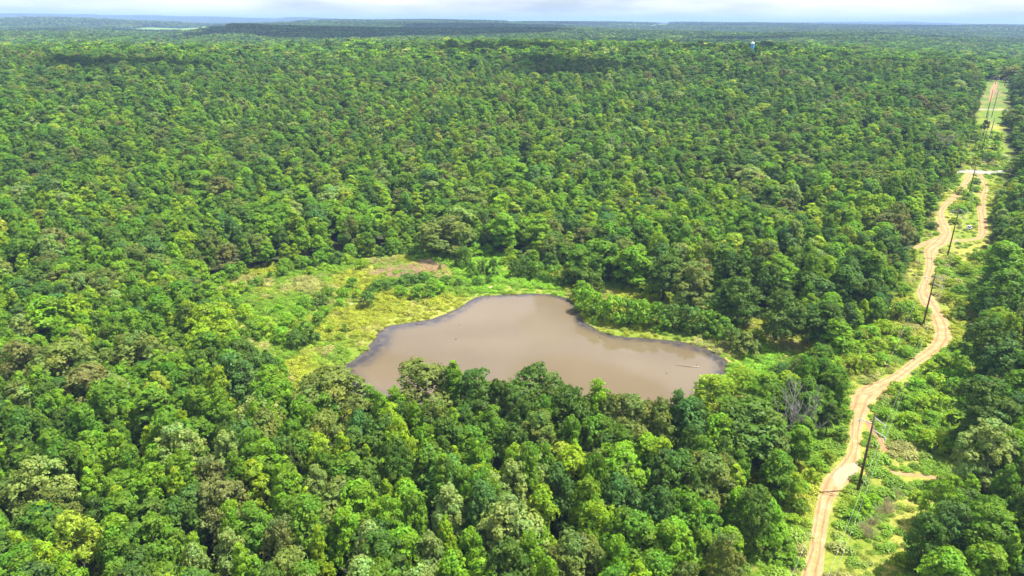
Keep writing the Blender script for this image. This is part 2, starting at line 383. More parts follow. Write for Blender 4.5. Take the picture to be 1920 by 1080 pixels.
bp = N(t, 'ShaderNodeBump'); bp.inputs['Strength'].default_value = 0.10; bp.inputs['Distance'].default_value = 0.025; l(nz2.outputs[0], bp.inputs['Height']); l(bp.outputs[0], b.inputs['Normal'])
o = N(t, 'ShaderNodeOutputMaterial'); l(b.outputs[0], o.inputs[0])
def pond_water():
    from mathutils.geometry import delaunay_2d_cdt
    bd = [tuple(p) for p in wat]; n = len(bd); xs = np.arange(wat[:, 0].min(), wat[:, 0].max(), 1.8); ysr = np.arange(wat[:, 1].min(), wat[:, 1].max(), 1.8)
    gx, gy = np.meshgrid(xs, ysr); gx = gx.ravel(); gy = gy.ravel(); loop = np.vstack([wat, wat[:1]])
    k = in_poly(gx, gy, wat) & (dist_line(gx, gy, loop) > 0.7); pts = bd+list(zip(gx[k].tolist(), gy[k].tolist()))
    v, _, f, *_r = delaunay_2d_cdt([Vector(p) for p in pts], [(i, (i+1) % n) for i in range(n)], [], 1, 1e-4)
    V = np.array([(p[0], p[1], -0.01) for p in v]); dd = dist_line(V[:, 0], V[:, 1], loop); wd = 1.2+2.5*vnoise(V[:, 0], V[:, 1], 12, 6)+5.0*smooth(0, -35, V[:, 0])+4.0*smooth(45, 70, V[:, 0])*vnoise(V[:, 0], V[:, 1], 7, 16)
    me = bpy.data.meshes.new('pond'); me.from_pydata(V.tolist(), [], [tuple(q) for q in f])
    if me.polygons[0].normal.z < 0: me.flip_normals()
    at_ = me.attributes.new('shallow', 'FLOAT', 'POINT'); at_.data.foreach_set('value', (1-smooth(0, 1, dd/wd)).astype(np.float32))
    me.materials.append(Mw); return link('pond_water', me)
tag(pond_water(), kind='structure')

# ------------------------------------------------------------------ dirt track and side tracks
def track_mat(name, c1, c2, red, grassmid=0.0):
    M, t = newmat(name); l = t.links.new
    tc = N(t, 'ShaderNodeTexCoord'); nz = N(t, 'ShaderNodeTexNoise'); nz.inputs['Scale'].default_value = 0.35; nz.inputs['Detail'].default_value = 7; nz.inputs['Roughness'].default_value = 0.65
    l(tc.outputs['Object'], nz.inputs[0]); r = N(t, 'ShaderNodeValToRGB'); l(nz.outputs[0], r.inputs[0])
    e = r.color_ramp.elements; e[0].position = 0.3; e[0].color = (*red, 1); e[1].position = 0.55; e[1].color = (*c1, 1); x = e.new(0.72); x.color = (*c2, 1)
    ac = N(t, 'ShaderNodeAttribute'); ac.attribute_name = 'across'
    # wheel ruts run along the track
    mw = N(t, 'ShaderNodeMath', operation='MULTIPLY'); l(ac.outputs['Fac'], mw.inputs[0]); mw.inputs[1].default_value = 13.5
    ad = N(t, 'ShaderNodeMath', operation='ADD'); l(mw.outputs[0], ad.inputs[0]); n2 = N(t, 'ShaderNodeTexNoise'); n2.inputs['Scale'].default_value = 0.12; l(tc.outputs['Object'], n2.inputs[0])
    m3 = N(t, 'ShaderNodeMath', operation='MULTIPLY'); m3.inputs[1].default_value = 4.0; l(n2.outputs[0], m3.inputs[0]); l(m3.outputs[0], ad.inputs[1])
    sn = N(t, 'ShaderNodeMath', operation='SINE'); l(ad.outputs[0], sn.inputs[0])
    mr = N(t, 'ShaderNodeMapRange'); mr.inputs[1].default_value = -1; mr.inputs[2].default_value = -0.2; mr.inputs[3].default_value = 0.68; mr.inputs[4].default_value = 1.0; l(sn.outputs[0], mr.inputs[0])
    mm = N(t, 'ShaderNodeMix', data_type='RGBA', blend_type='MULTIPLY'); mm.inputs[0].default_value = 1; l(r.outputs[0], mm.inputs[6]); l(mr.outputs[0], mm.inputs[7])
    gm = N(t, 'ShaderNodeAttribute'); gm.attribute_name = 'grassy'
    n4 = N(t, 'ShaderNodeTexNoise'); n4.inputs['Scale'].default_value = 1.1; n4.inputs['Detail'].default_value = 5; l(tc.outputs['Object'], n4.inputs[0])
    sm = N(t, 'ShaderNodeMath', operation='ADD'); l(gm.outputs['Fac'], sm.inputs[0]); l(n4.outputs[0], sm.inputs[1])
    r4 = N(t, 'ShaderNodeMapRange'); r4.inputs[1].default_value = 1.0; r4.inputs[2].default_value = 1.15; l(sm.outputs[0], r4.inputs[0])
    mg = N(t, 'ShaderNodeMix', data_type='RGBA'); l(r4.outputs[0], mg.inputs[0]); l(mm.outputs[2], mg.inputs[6]); mg.inputs[7].default_value = (0.17, 0.20, 0.05, 1)
    b = N(t, 'ShaderNodeBsdfPrincipled'); l(mg.outputs[2], b.inputs['Base Color']); b.inputs['Roughness'].default_value = 0.95; b.inputs['Specular IOR Level'].default_value = 0.2
    bp = N(t, 'ShaderNodeBump'); bp.inputs['Strength'].default_value = 0.5; bp.inputs['Distance'].default_value = 0.15; l(mr.outputs[0], bp.inputs['Height']); l(bp.outputs[0], b.inputs['Normal'])
    o = N(t, 'ShaderNodeOutputMaterial'); l(b.outputs[0], o.inputs[0]); return M
M_TRACK = track_mat('dirt_track_material', (0.37, 0.238, 0.112), (0.44, 0.318, 0.175), (0.33, 0.18, 0.078))
M_RED = track_mat('red_dirt_material', (0.33, 0.19, 0.10), (0.36, 0.25, 0.14), (0.28, 0.14, 0.065))
M_ROAD = noisy_mat('gravel_road_material', (0.22, 0.215, 0.19), (0.28, 0.27, 0.24), 0.8, 0.95)
def ribbon(name, Lp, Rp, mat, z=0.03, grassy=None, sub=5, jit=0.22, nx=9):
    Lc = catmull(Lp, sub, False); Rc = catmull(Rp, sub, False); n = len(Lc)
    G = np.interp(np.linspace(0, 1, n), np.linspace(0, 1, len(Lp)), grassy) if grassy is not None else np.zeros(n)
    V = []; ac = []; gr = []
    for i in range(n):
        c = (Lc[i]+Rc[i])/2; w = np.linalg.norm(Rc[i][:2]-Lc[i][:2])
        a = Lc[i]+(Lc[i]-c)/max(w/2, .1)*jit*(vnoise(Lc[i][0], Lc[i][1], 5.5, 3)-0.4)*2
        b = Rc[i]+(Rc[i]-c)/max(w/2, .1)*jit*(vnoise(Rc[i][0], Rc[i][1], 5.5, 9)-0.4)*2
        for k in range(nx):
            u = k/(nx-1); p = a*(1-u)+b*u
            V.append((p[0], p[1], float(height(p[0], p[1]))+z)); ac.append(u)
            gr.append(max(0.62*G[i]*(1-min(1, abs(u-0.5)*4.5)), 0.35*(abs(u-0.5)*2)**6))
    Fs = np.array([(i*nx+k, i*nx+k+1, (i+1)*nx+k+1, (i+1)*nx+k) for i in range(n-1) for k in range(nx-1)])
    me = fast_mesh(name, np.array(V), Fs, mat)
    if me.polygons[0].normal.z < 0: me.flip_normals()
    for nm, vals in (('across', ac), ('grassy', gr)):
        q = me.attributes.new(nm, 'FLOAT', 'POINT'); q.data.foreach_set('value', vals)
    return tag(link(name, me), kind='structure')
def rib_c(name, l, mat, z, grassy=None):
    P = seg(l); H_ = halfw(l); Lp = []; Rp = []
    for i, p in enumerate(P):
        d = P[min(i+1, len(P)-1)]-P[max(i-1, 0)]; n_ = np.array([-d[1], d[0], 0]); n_ /= np.linalg.norm(n_)
        # pixel half-widths are horizontal; keep them as real half-widths across the path
        Lp.append(p+n_*H_[i]); Rp.append(p-n_*H_[i])
    return ribbon(name, Lp, Rp, mat, z, grassy)
gm = [1, 1, 1, 1] + [1.0, 1.0, 1.0, .9, .4, 0, 0, .2, .9, 1.0, .6, 0, 0, 0] + [.25]*(len(TRACK)-14)
ribbon('dirt_track', TL, TR, M_TRACK, 0.030, gm)
rib_c('side_track', BRANCH, M_TRACK, 0.026, [0, .3, .5, .7, 1, 1, 1, 1, 1, .8, .5])
rib_c('footpath', SPUR, M_TRACK, 0.022, [.6, .4, .1, 0, .2, 0, .4])
rib_c('track_fork', LEFTSPUR, M_TRACK, 0.024)
rib_c('track_loop', LOOP, M_TRACK, 0.018)
rib_c('track_loop', LOOP2, M_TRACK, 0.014)
rib_c('track_loop', LOOP3, M_TRACK, 0.012)
rib_c('red_dirt_patch', RED, M_RED, 0.02)
rib_c('red_dirt_patch', [(1868,154,2),(1863,166,4),(1860,178,3),(1856,190,1.5)], M_RED, 0.05)
rib_c('red_dirt_patch', [(1862,170,2),(1870,172,4),(1879,174,2)], M_RED, 0.09)
rib_c('sand_patch', [(1595,735,5),(1625,738,8),(1650,727,5)], M_TRACK, 0.036)
M_SAND = noisy_mat('bare_sand_material', (0.33, 0.24, 0.14), (0.42, 0.33, 0.22), 0.6, 0.95)
for (a, b, w) in ((656,571,7),(597,516,7),(920,538,6),(936,494,11),(786,463,3),(1560,742,4)):
    c = hit(a, b); k = (c-CAM)@FW/F_PX
    P = [np.array([c[0]+math.cos(q)*w*k*(0.8+0.5*random.random()), c[1]+math.sin(q)*w*k*(0.7+0.5*random.random())]) for q in np.linspace(0, 2*math.pi, 14)[:-1]]
    tag(sheet('sand_patch', P, float(height(c[0], c[1]))+0.05, M_SAND), kind='structure')
roadL = [hit(a, b) for a, b in ((1795,322),(1812,319),(1835,320),(1860,321),(1880,319),(1900,312),(1930,300),(1960,290))]
roadR = [hit(a, b) for a, b in ((1795,326),(1812,324),(1835,326),(1860,327),(1884,325),(1906,317),(1936,304),(1966,294))]
ribbon('gravel_road', roadL, roadR, M_ROAD, 0.045, None, jit=0.2)
ribbon('gravel_lane', [hit(a, b) for a, b in ((1893,303),(1888,298),(1880,293),(1873,290))], [hit(a, b) for a, b in ((1900,301),(1893,296),(1884,291),(1876,288))], M_ROAD, 0.06, None, jit=0.2)
ribbon('farm_lane', [hit(a, b) for a, b in ((1836,204),(1860,205),(1885,205),(1900,205))], [hit(a, b) for a, b in ((1836,206),(1860,206.6),(1885,206.6),(1900,206.6))], M_ROAD, 0.05, None, jit=0.2)
pud = catmull([hit(a, b) for a, b in ((1563,905),(1562,892),(1572,880),(1590,872),(1606,869),(1611,876),(1604,889),(1590,899),(1577,912),(1568,915))], 5)
M_PUD, t = newmat('puddle_material'); l = t.links.new
b = N(t, 'ShaderNodeBsdfPrincipled'); b.inputs['Base Color'].default_value = (0.33, 0.265, 0.16, 1); b.inputs['Roughness'].default_value = 0.12; o = N(t, 'ShaderNodeOutputMaterial'); l(b.outputs[0], o.inputs[0])
tag(sheet('puddle', pud, -0.045, M_PUD), kind='structure')

# ------------------------------------------------------------------ foliage geometry
def leaf_quads(P, Nn, size, rng, elong=1.35):
    n = len(P); Nn = Nn/np.linalg.norm(Nn, axis=1)[:, None]
    a = rng.normal(size=(n, 3)); a -= Nn*(a*Nn).sum(1)[:, None]; a /= np.linalg.norm(a, axis=1)[:, None]
    b = np.cross(Nn, a); s = size[:, None]
    A = a*s*elong*0.5; B = b*s*0.5
    sk = (rng.random((n, 1))-0.5)*0.5
    V = np.stack([P-A-B*0.6, P-A*sk+B*-1.0, P+A+B*0.4, P+A*sk+B], 1).reshape(-1, 3)
    Fq = np.arange(n*4).reshape(n, 4); return V, Fq
def set_leafvar(me, per_face_rgb, k=4):
    col = np.repeat(per_face_rgb, k, axis=0); col = np.hstack([col, np.ones((len(col), 1))]).astype(np.float32)
    c = me.color_attributes.new('leafvar', 'FLOAT_COLOR', 'POINT'); c.data.foreach_set('color', col.ravel())
def prof_r(shape, t):
    if shape == 'round': return np.sqrt(np.clip(1-((t-0.42)/0.60)**2, 0.02, 1))
    if shape == 'cone':  return np.clip((1-t), 0, 1)**0.62*np.where(t < 0.15, 0.75+t/0.6, 1.0)*1.02+0.05
    if shape == 'oval':  return np.sqrt(np.clip(1-((t-0.40)/0.62)**2, 0.02, 1))**0.8*(1-0.25*t)
    if shape == 'bush':  return np.sqrt(np.clip(1-((t-0.2)/0.82)**2, 0.02, 1))
def crown(name, shape, H=20.0, R=5.0, base=0.20, nl=34, nleaf=5000, ls=0.42, seed=0, lobe=0.36, mat=None, rag=0.5, droop=0.0):
    rng = np.random.default_rng(seed)
    tt = np.sort(rng.random(nl)**0.8); z0 = H*base; ctr = []; lr = []
    ang0 = rng.random()*6.28
    for i, u in enumerate(tt):
        u = 0.04+0.92*u; w = ang0+i*2.39996+rng.normal()*0.35
        rr = prof_r(shape, np.array(u))*R; q = rr*(0.70+0.16*rng.random())*(1 if i % 5 else 0.3)
        r_ = R*lobe*(0.62+0.62*rng.random())*(0.55+0.45*float(rr)/R)
        ctr.append((math.cos(w)*max(q-r_*0.25, 0), math.sin(w)*max(q-r_*0.25, 0), z0+(H-z0)*u - r_*0.45)); lr.append(r_)
    ctr.append((rng.normal()*0.3, rng.normal()*0.3, H-R*lobe*0.7)); lr.append(R*lobe*(0.8 if shape != 'cone' else 0.5))
    # asymmetry: stretch and lean
    ctr = np.array(ctr); lr = np.array(lr); lean = rng.normal(size=2)*0.05
    ctr[:, 0] += lean[0]*ctr[:, 2]; ctr[:, 1] += lean[1]*ctr[:, 2]
    wgt = lr**2; wgt = wgt/wgt.sum(); per = 14 if nleaf > 1500 else 7; ns = nleaf//per; sr = ls*1.9
    ls_i = rng.choice(len(lr), size=ns, p=wgt)
    dv = rng.normal(size=(ns, 3)); dv /= np.linalg.norm(dv, axis=1)[:, None]
    outw = ctr[ls_i].copy(); outw[:, 2] = (outw[:, 2]-(z0+(H-z0)*0.35))*0.9+R*0.25; outw /= np.linalg.norm(outw, axis=1)[:, None]+1e-6
    flip = (dv*outw).sum(1) < -0.35; dv[flip] *= -1
    low = dv[:, 2] < -0.55; dv[low, 2] *= -0.6
    rad = lr[ls_i]*(1.0+rag*0.26*rng.normal(size=ns).clip(-1.8, 1.5))
    C = ctr[ls_i]+dv*rad[:, None]*np.array([1, 1, 0.85])
    sn = dv*0.8+np.array([0, 0, 0.45])+rng.normal(size=(ns, 3))*0.28; sn /= np.linalg.norm(sn, axis=1)[:, None]
    ssz = sr*(0.6+0.7*rng.random(ns)); svar = rng.normal(size=ns)*0.10
    k = np.repeat(np.arange(ns), per); nleaf = len(k); li = ls_i[k]
    off = rng.normal(size=(nleaf, 3)); off -= sn[k]*(off*sn[k]).sum(1)[:, None]; ol = np.linalg.norm(off, axis=1)[:, None]; off = off/ol*np.sqrt(rng.random((nleaf, 1)))
    q = (off**2).sum(1)[:, None]
    P = C[k]+off*ssz[k][:, None]-sn[k]*(q*ssz[k][:, None]*0.55)
    P[:, 2] -= droop*rng.random(nleaf)*(np.hypot(P[:, 0], P[:, 1])/R)**2
    sub = svar[k]/0.10
    Nn = sn[k]+off*0.75+rng.normal(size=(nleaf, 3))*0.28
    V, Fq = leaf_quads(P, Nn, ls*(0.65+0.75*rng.random(nleaf)), rng)
    me = fast_mesh(name, V, Fq, mat or M_LEAF)
    lobev = rng.normal(size=len(lr))*0.10; v = 1+lobev[li]+rng.normal(size=nleaf)*0.13+0.10*sub
    hue = rng.normal(size=nleaf)*0.07+rng.normal(size=len(lr))[li]*0.07
    set_leafvar(me, np.stack([v*(1+hue), v, v*(1-hue*0.5)], 1).clip(0.3, 1.8)); return me
def trunk(name, H=20.0, R=5.0, base=0.28, seed=0, tr=0.28, limbs=6):
    rng = random.Random(seed); mb = MB()
    sway = [(rng.uniform(-.25, .25)*k, rng.uniform(-.25, .25)*k) for k in range(6)]
    pts = [(sway[k][0], sway[k][1], H*0.86*k/5-(0.3 if k == 0 else 0)) for k in range(6)]
    mb.tube(pts, [tr*1.35, tr, tr*.85, tr*.6, tr*.35, tr*.12], 7)
    for i in range(limbs):
        k = rng.uniform(0.28, 0.72); z = H*0.86*k; b = Vector(pts[int(k*5)]).lerp(Vector(pts[int(k*5)+1]), k*5-int(k*5)); w = i*2.4+rng.random()
        e = Vector((math.cos(w)*R*0.7, math.sin(w)*R*0.7, z+R*0.55)); mid = b.lerp(e, 0.5)+Vector((0, 0, -0.3))
        mb.tube([b, mid, e], [tr*.42, tr*.28, tr*.08], 5)
    return mb.mesh(name, M_BARK, True)

SHAPES = [  # kind word, crown shape, params
 ('round', dict(shape='round', R=5.6, nl=40, lobe=0.34, rag=0.5)), ('round', dict(shape='round', R=5.4, nl=30, lobe=0.42, rag=0.6)),
 ('round', dict(shape='round', R=5.8, nl=52, lobe=0.29, rag=0.5)), ('conical', dict(shape='cone', R=4.6, nl=34, lobe=0.36, rag=0.55)),
 ('conical', dict(shape='cone', R=4.2, nl=42, lobe=0.33, rag=0.5)), ('oval', dict(shape='oval', R=4.6, nl=34, lobe=0.38, rag=0.5)),
 ('oval', dict(shape='oval', R=4.8, nl=44, lobe=0.32, rag=0.6)), ('feathery', dict(shape='oval', R=5.2, nl=46, lobe=0.30, rag=1.3, droop=1.2)),
 ('feathery', dict(shape='round', R=5.4, nl=60, lobe=0.26, rag=1.4, droop=1.0)), ('oval', dict(shape='oval', R=5.0, nl=26, lobe=0.46, rag=0.45)),
 ('conical', dict(shape='cone', R=4.8, nl=26, lobe=0.42, rag=0.6)), ('round', dict(shape='round', R=5.2, nl=22, lobe=0.5, rag=0.5))]
CROWNS = [crown('crown', seed=100+i, nleaf=9500, ls=0.36 if k != 'feathery' else 0.30, **p) for i, (k, p) in enumerate(SHAPES)]
TRUNKS = [trunk('trunk', R=p['R'], seed=50+i) for i, (k, p) in enumerate(SHAPES)]
RAD = [p['R'] for k, p in SHAPES]
BYKIND = {}
for i, (k, p) in enumerate(SHAPES): BYKIND.setdefault(k, []).append(i)

def source_collection(name, objs):
    c = bpy.data.collections.new(name)
    for o in objs: c.objects.link(o)
    return c
def merge_source(name, crown_me, trunk_me=None):
    if trunk_me is None: return bpy.data.objects.new(name, crown_me)
    a = crown_me; b = trunk_me; na = len(a.vertices); nb = len(b.vertices)
    va = np.empty(na*3, np.float32); a.vertices.foreach_get('co', va); vb = np.empty(nb*3, np.float32); b.vertices.foreach_get('co', vb)
    fa = [tuple(p.vertices) for p in a.polygons]; fb = [tuple(na+i for i in p.vertices) for p in b.polygons]
    me = bpy.data.meshes.new(name); me.from_pydata(np.concatenate([va, vb]).reshape(-1, 3).tolist(), [], fa+fb)
    me.materials.append(a.materials[0]); me.materials.append(b.materials[0])
    me.polygons.foreach_set('material_index', [0]*len(fa)+[1]*len(fb))
    ca = np.empty(na*4, np.float32); a.color_attributes['leafvar'].data.foreach_get('color', ca)
    c = me.color_attributes.new('leafvar', 'FLOAT_COLOR', 'POINT'); c.data.foreach_set('color', np.concatenate([ca, np.ones(nb*4, np.float32)]))
    return bpy.data.objects.new(name, me)
_gn = {}
def scatter(name, col_src, P, idx, rotz, scl, tint, label=None, cat=None):
    me = bpy.data.meshes.new(name); n = len(P); me.vertices.add(n); me.vertices.foreach_set('co', np.asarray(P, np.float32).ravel())
    for nm, ty, arr, ch in (('pick', 'INT', np.asarray(idx, np.int32), 'value'), ('rot', 'FLOAT_VECTOR', np.stack([0*rotz, 0*rotz, rotz], 1).astype(np.float32), 'vector'),
                            ('scl', 'FLOAT_VECTOR', np.asarray(scl, np.float32), 'vector'), ('tint', 'FLOAT_COLOR', np.hstack([tint, np.ones((n, 1))]).astype(np.float32), 'color')):
        q = me.attributes.new(nm, ty, 'POINT'); q.data.foreach_set(ch, arr.ravel())
    o = link(name, me); g = bpy.data.node_groups.new(name+'_nodes', 'GeometryNodeTree')
    g.interface.new_socket('Geometry', in_out='INPUT', socket_type='NodeSocketGeometry'); g.interface.new_socket('Geometry', in_out='OUTPUT', socket_type='NodeSocketGeometry')
    gi = g.nodes.new('NodeGroupInput'); go = g.nodes.new('NodeGroupOutput'); ip = g.nodes.new('GeometryNodeInstanceOnPoints'); ci = g.nodes.new('GeometryNodeCollectionInfo')
    ci.inputs[0].default_value = col_src; ci.inputs['Separate Children'].default_value = True; ci.inputs['Reset Children'].default_value = True
    def na(nm, ty):
        a = g.nodes.new('GeometryNodeInputNamedAttribute'); a.data_type = ty; a.inputs[0].default_value = nm; return a.outputs[0]
    l = g.links.new; l(gi.outputs[0], ip.inputs['Points']); l(ci.outputs[0], ip.inputs['Instance']); ip.inputs['Pick Instance'].default_value = True
    l(na('pick', 'INT'), ip.inputs['Instance Index']); l(na('rot', 'FLOAT_VECTOR'), ip.inputs['Rotation']); l(na('scl', 'FLOAT_VECTOR'), ip.inputs['Scale'])
    l(ip.outputs[0], go.inputs[0]); md = o.modifiers.new('scatter', 'NODES'); md.node_group = g
    tag(o, label, cat, kind='stuff'); return o

# ------------------------------------------------------------------ leaf colours
PAL = {'fresh green': (0.158, 0.305, 0.012), 'yellow-green': (0.225, 0.350, 0.012), 'dark green': (0.076, 0.152, 0.018), 'olive': (0.155, 0.210, 0.038),
       'silvery green': (0.235, 0.325, 0.080), 'blue-green': (0.080, 0.175, 0.036), 'brownish olive': (0.170, 0.185, 0.050), 'mid green': (0.112, 0.230, 0.014), 'bright lime': (0.320, 0.400, 0.035)}
_mean = np.array((0.140, 0.235, 0.006)); PAL = {k: tuple(np.array(v)*0.86+_mean*0.12) for k, v in PAL.items()}
PN = list(PAL)
def choose_tints(x, y, rng):
    """species patches: probabilities drift with slow noise; distant greens darker, partly painted cloud shade"""
    n = len(x); a = 0.6*fbm(x, y, 170, 41, 2)+0.4*vnoise(x, y, 38, 14); b = 0.6*fbm(x, y, 110, 63, 2)+0.4*vnoise(x, y, 30, 15); d = np.hypot(x, y)
    lightz = np.exp(-((d-420)/260.0)**2)*0.5
    w = np.zeros((n, len(PN)))
    w[:, 0] = 1.3+lightz; w[:, 1] = 0.30+1.3*smooth(0.5, 0.7, a)+lightz*1.2; w[:, 2] = 0.35+0.9*smooth(0.55, 0.35, a); w[:, 3] = 0.3+1.4*smooth(0.5, 0.68, b)
    w[:, 4] = 0.16; w[:, 5] = 0.22+0.5*smooth(0.5, 0.3, b); w[:, 6] = 0.04+0.35*smooth(0.55, 0.72, b); w[:, 7] = 1.5; w[:, 8] = 0.05+0.12*lightz
    deep = smooth(520, 900, d)*(0.6+0.8*vnoise(x, y, 120, 71)); w[:, 1] *= 1-0.7*np.clip(deep, 0, 1); w[:, 0] *= 1-0.4*np.clip(deep, 0, 1); w[:, 2] += deep*2.2; w[:, 5] += deep*0.9  # darker greens far off: deeper woods, with cloud shade painted into the tint
    c = np.cumsum(w/w.sum(1)[:, None], 1); k = (rng.random(n)[:, None] > c).sum(1).clip(0, len(PN)-1)
    base = np.array([PAL[PN[i]] for i in k]); v = 1+rng.normal(size=(n, 1))*0.10
    return k, (base*v*(1+rng.normal(size=(n, 3))*0.03)).clip(0.005, 0.5)

# ------------------------------------------------------------------ hand-placed near trees: (top x, top y, crown width px, kind, colour, height m)
HERO = """1470 850 60 oval G 14|1502 800 50 oval F 11|1450 940 56 oval F 13|1488 885 42 feathery Y 9|1455 800 50 oval O 13|735 727 52 oval F 18|955 722 46 oval D 18|1062 722 54 round D 18|1152 740 52 round O 18|1218 750 50 round O 17|695 724 50 oval G 18|880 720 60 round D 17|33 772 75 round D 20|89 804 58 oval G 19|213 801 62 conical F 20|267 799 46 conical Y 18|350 793 84 round P 20|421 810 58 oval P 19|498 822 72 oval F 20|471 861 74 conical Y 19|530 858 62 conical F 19
145 843 44 oval F 17|59 858 92 round P 20|273 873 82 feathery F 18|213 908 56 conical Y 17|323 873 52 conical Y 18|409 902 88 round B 18|130 964 72 round L 18|71 1009 64 conical Y 18|18 991 52 conical Y 17
207 967 72 oval F 18|278 970 82 oval G 19|355 997 62 conical F 18|471 941 82 oval G 19|427 941 52 oval F 18|421 997 64 oval P 18|364 1024 54 oval P 17|341 1062 46 conical Y 16|207 1053 78 oval G 18|124 1041 62 oval F 18
73 561 80 oval F 20|130 556 62 oval Y 19|31 641 74 round B 20|112 639 100 round O 20|62 685 58 conical F 20|156 690 90 round B 19|207 706 68 oval P 19|288 652 52 conical F 20|293 719 94 conical G 20|405 683 56 conical Y 21
451 664 80 round S 21|384 569 74 round Y 19|363 607 72 feathery Y 18|249 626 84 round O 19|640 807 48 conical Y 20|592 870 52 oval P 18|648 852 84 oval G 19|724 896 44 conical Y 17|572 916 48 conical Y 18|662 907 88 oval F 19
592 980 46 conical Y 19|727 928 62 oval F 18|776 925 58 oval G 18|835 910 68 oval P 19|835 963 42 conical Y 17|864 875 62 oval G 19|697 983 68 oval P 19|750 998 88 oval F 18|934 934 84 round P 20|849 1042 74 oval F 18|537 1033 82 round O 17|881 995 62 oval F 18
620 692 122 round O 20|792 680 112 round O 21|843 675 56 conical F 22|890 692 84 round D 20|936 713 52 oval D 19|710 730 50 conical F 20|670 775 60 round S 18|505 687 72 oval F 20|495 727 62 oval G 19|850 762 42 conical F 19
927 762 66 oval G 19|605 772 74 round O 19|767 820 54 oval Y 18|850 832 38 conical Y 17|805 837 78 oval G 18|685 830 34 conical Y 16|1004 684 102 round D 21|1118 710 56 oval F 20|1074 728 62 round D 19|1189 743 84 round O 19|1240 746 58 round O 18
1270 730 50 oval S 19|1296 750 70 oval S 18|1345 698 84 feathery Y 13|1396 750 140 round D 19|1011 776 72 round O 19|963 865 62 oval P 19|1078 843 82 round Y 19|1178 843 112 feathery F 18|1018 917 64 oval Y 18|1122 939 78 feathery Y 18
952 945 110 round P 20|1196 965 98 round G 18|1263 972 82 oval F 17|1337 858 98 round O 19|1363 1002 64 round O 17|1300 1046 64 round O 16|1418 913 64 round D 17|1440 700 70 oval F 12|1400 690 60 feathery Y 10|1480 700 60 oval Y 12
1876 802 96 round P 19|1855 707 100 round D 20|1792 943 70 round S 15|1746 967 60 round D 14|1862 946 92 oval G 17|1781 890 62 feathery F 14|1790 1040 84 oval F 13|1860 1024 84 oval F 14|1886 452 74 oval F 21|1897 505 70 oval G 20|1868 590 80 round D 21|1900 640 70 oval S 19|1840 780 50 oval S 12
838 405 90 round O 19|1575 600 60 oval F 14|1548 565 66 oval D 18|1470 545 76 round D 19|1392 520 78 round D 19|1310 497 74 round O 19|1250 477 70 oval D 19|1190 464 66 oval F 18|1128 450 70 round G 18|1088 468 60 oval G 15|1470 480 74 oval F 20|1590 500 60 oval D 20|1640 470 60 oval G 20|1660 430 56 round D 19|1690 400 50 round B 20
1750 255 44 round D 20|1620 300 60 round O 20|1010 400 60 conical F 20|410 330 60 round B 20|1540 440 60 conical Y 20|940 400 56 oval F 19|620 350 60 round P 19|300 400 70 oval F 19"""
CODE = {'D': 'dark green', 'G': 'mid green', 'F': 'fresh green', 'Y': 'yellow-green', 'O': 'olive', 'P': 'silvery green', 'S': 'blue-green', 'B': 'brownish olive', 'L': 'bright lime'}
trees = []   # x, y, z, proto, sxy, sz, rot, colour index, tint
for rec in HERO.replace('\n', '|').split('|'):
    a, b, w, kd, c, h = rec.split(); a, b, w, h = map(float, (a, b, w, h))
    p = top_at(a, b, h); z = p[2]
    ci = PN.index(CODE[c]); pr = random.choice(BYKIND[kd]); wm = w*((p-CAM)@FW)/F_PX
    tn = np.array(PAL[CODE[c]])*(1+RNG.normal()*0.06)*(1+RNG.normal(size=3)*0.025)
    trees.append((p[0], p[1], z, pr, wm/2/RAD[pr]*1.08, h/20.0, random.random()*6.28, ci, tn))
NH = len(trees); HX = np.array([q[:2] for q in trees]); HR = np.array([q[4]*RAD[q[3]] for q in trees])

def hexgrid(s, y0, y1, rng, jit=0.46, marg=1.16, pad=45):
    ysr = np.arange(y0, y1, s*0.866); out_ = []
    for j, yy in enumerate(ysr):
        hw = (max(yy, 0)*0.80)*marg/1.0+pad; xs = np.arange(-hw, hw, s)+(s/2 if j % 2 else 0)
        out_.append(np.stack([xs, np.full(len(xs), yy)], 1))
    G = np.vstack(out_); return G+rng.uniform(-jit, jit, G.shape)*s
def forest_mask(x, y, clear_r):
    ok = ~in_poly(x, y, CLEAR) & ~in_poly(x, y, ROWP)
    for f in FIELDS: ok &= ~in_poly(x, y, f)
    d = np.hypot(x, y); ne = d < 1000
    if ne.any():
        dm = np.full(x.shape, 1e9)
        dm[ne] = np.minimum(dist_line(x[ne], y[ne], [p[:2] for p in CLEAR]+[CLEAR[0][:2]]), dist_line(x[ne], y[ne], [p[:2] for p in ROWP]))
        ok &= dm > clear_r
    return ok
G1 = np.vstack([hexgrid(6.1, 40, 285, RNG), hexgrid(7.9, 289, 760, RNG)])
G1 = G1[forest_mask(G1[:, 0], G1[:, 1], 1.5)]
near_ = G1[:, 1] < 430
keep = np.ones(len(G1), bool)
for i in range(NH): keep &= np.hypot(G1[:, 0]-HX[i, 0], G1[:, 1]-HX[i, 1]) > np.maximum(HR[i]*0.82, 3.4)
G1 = G1[keep]
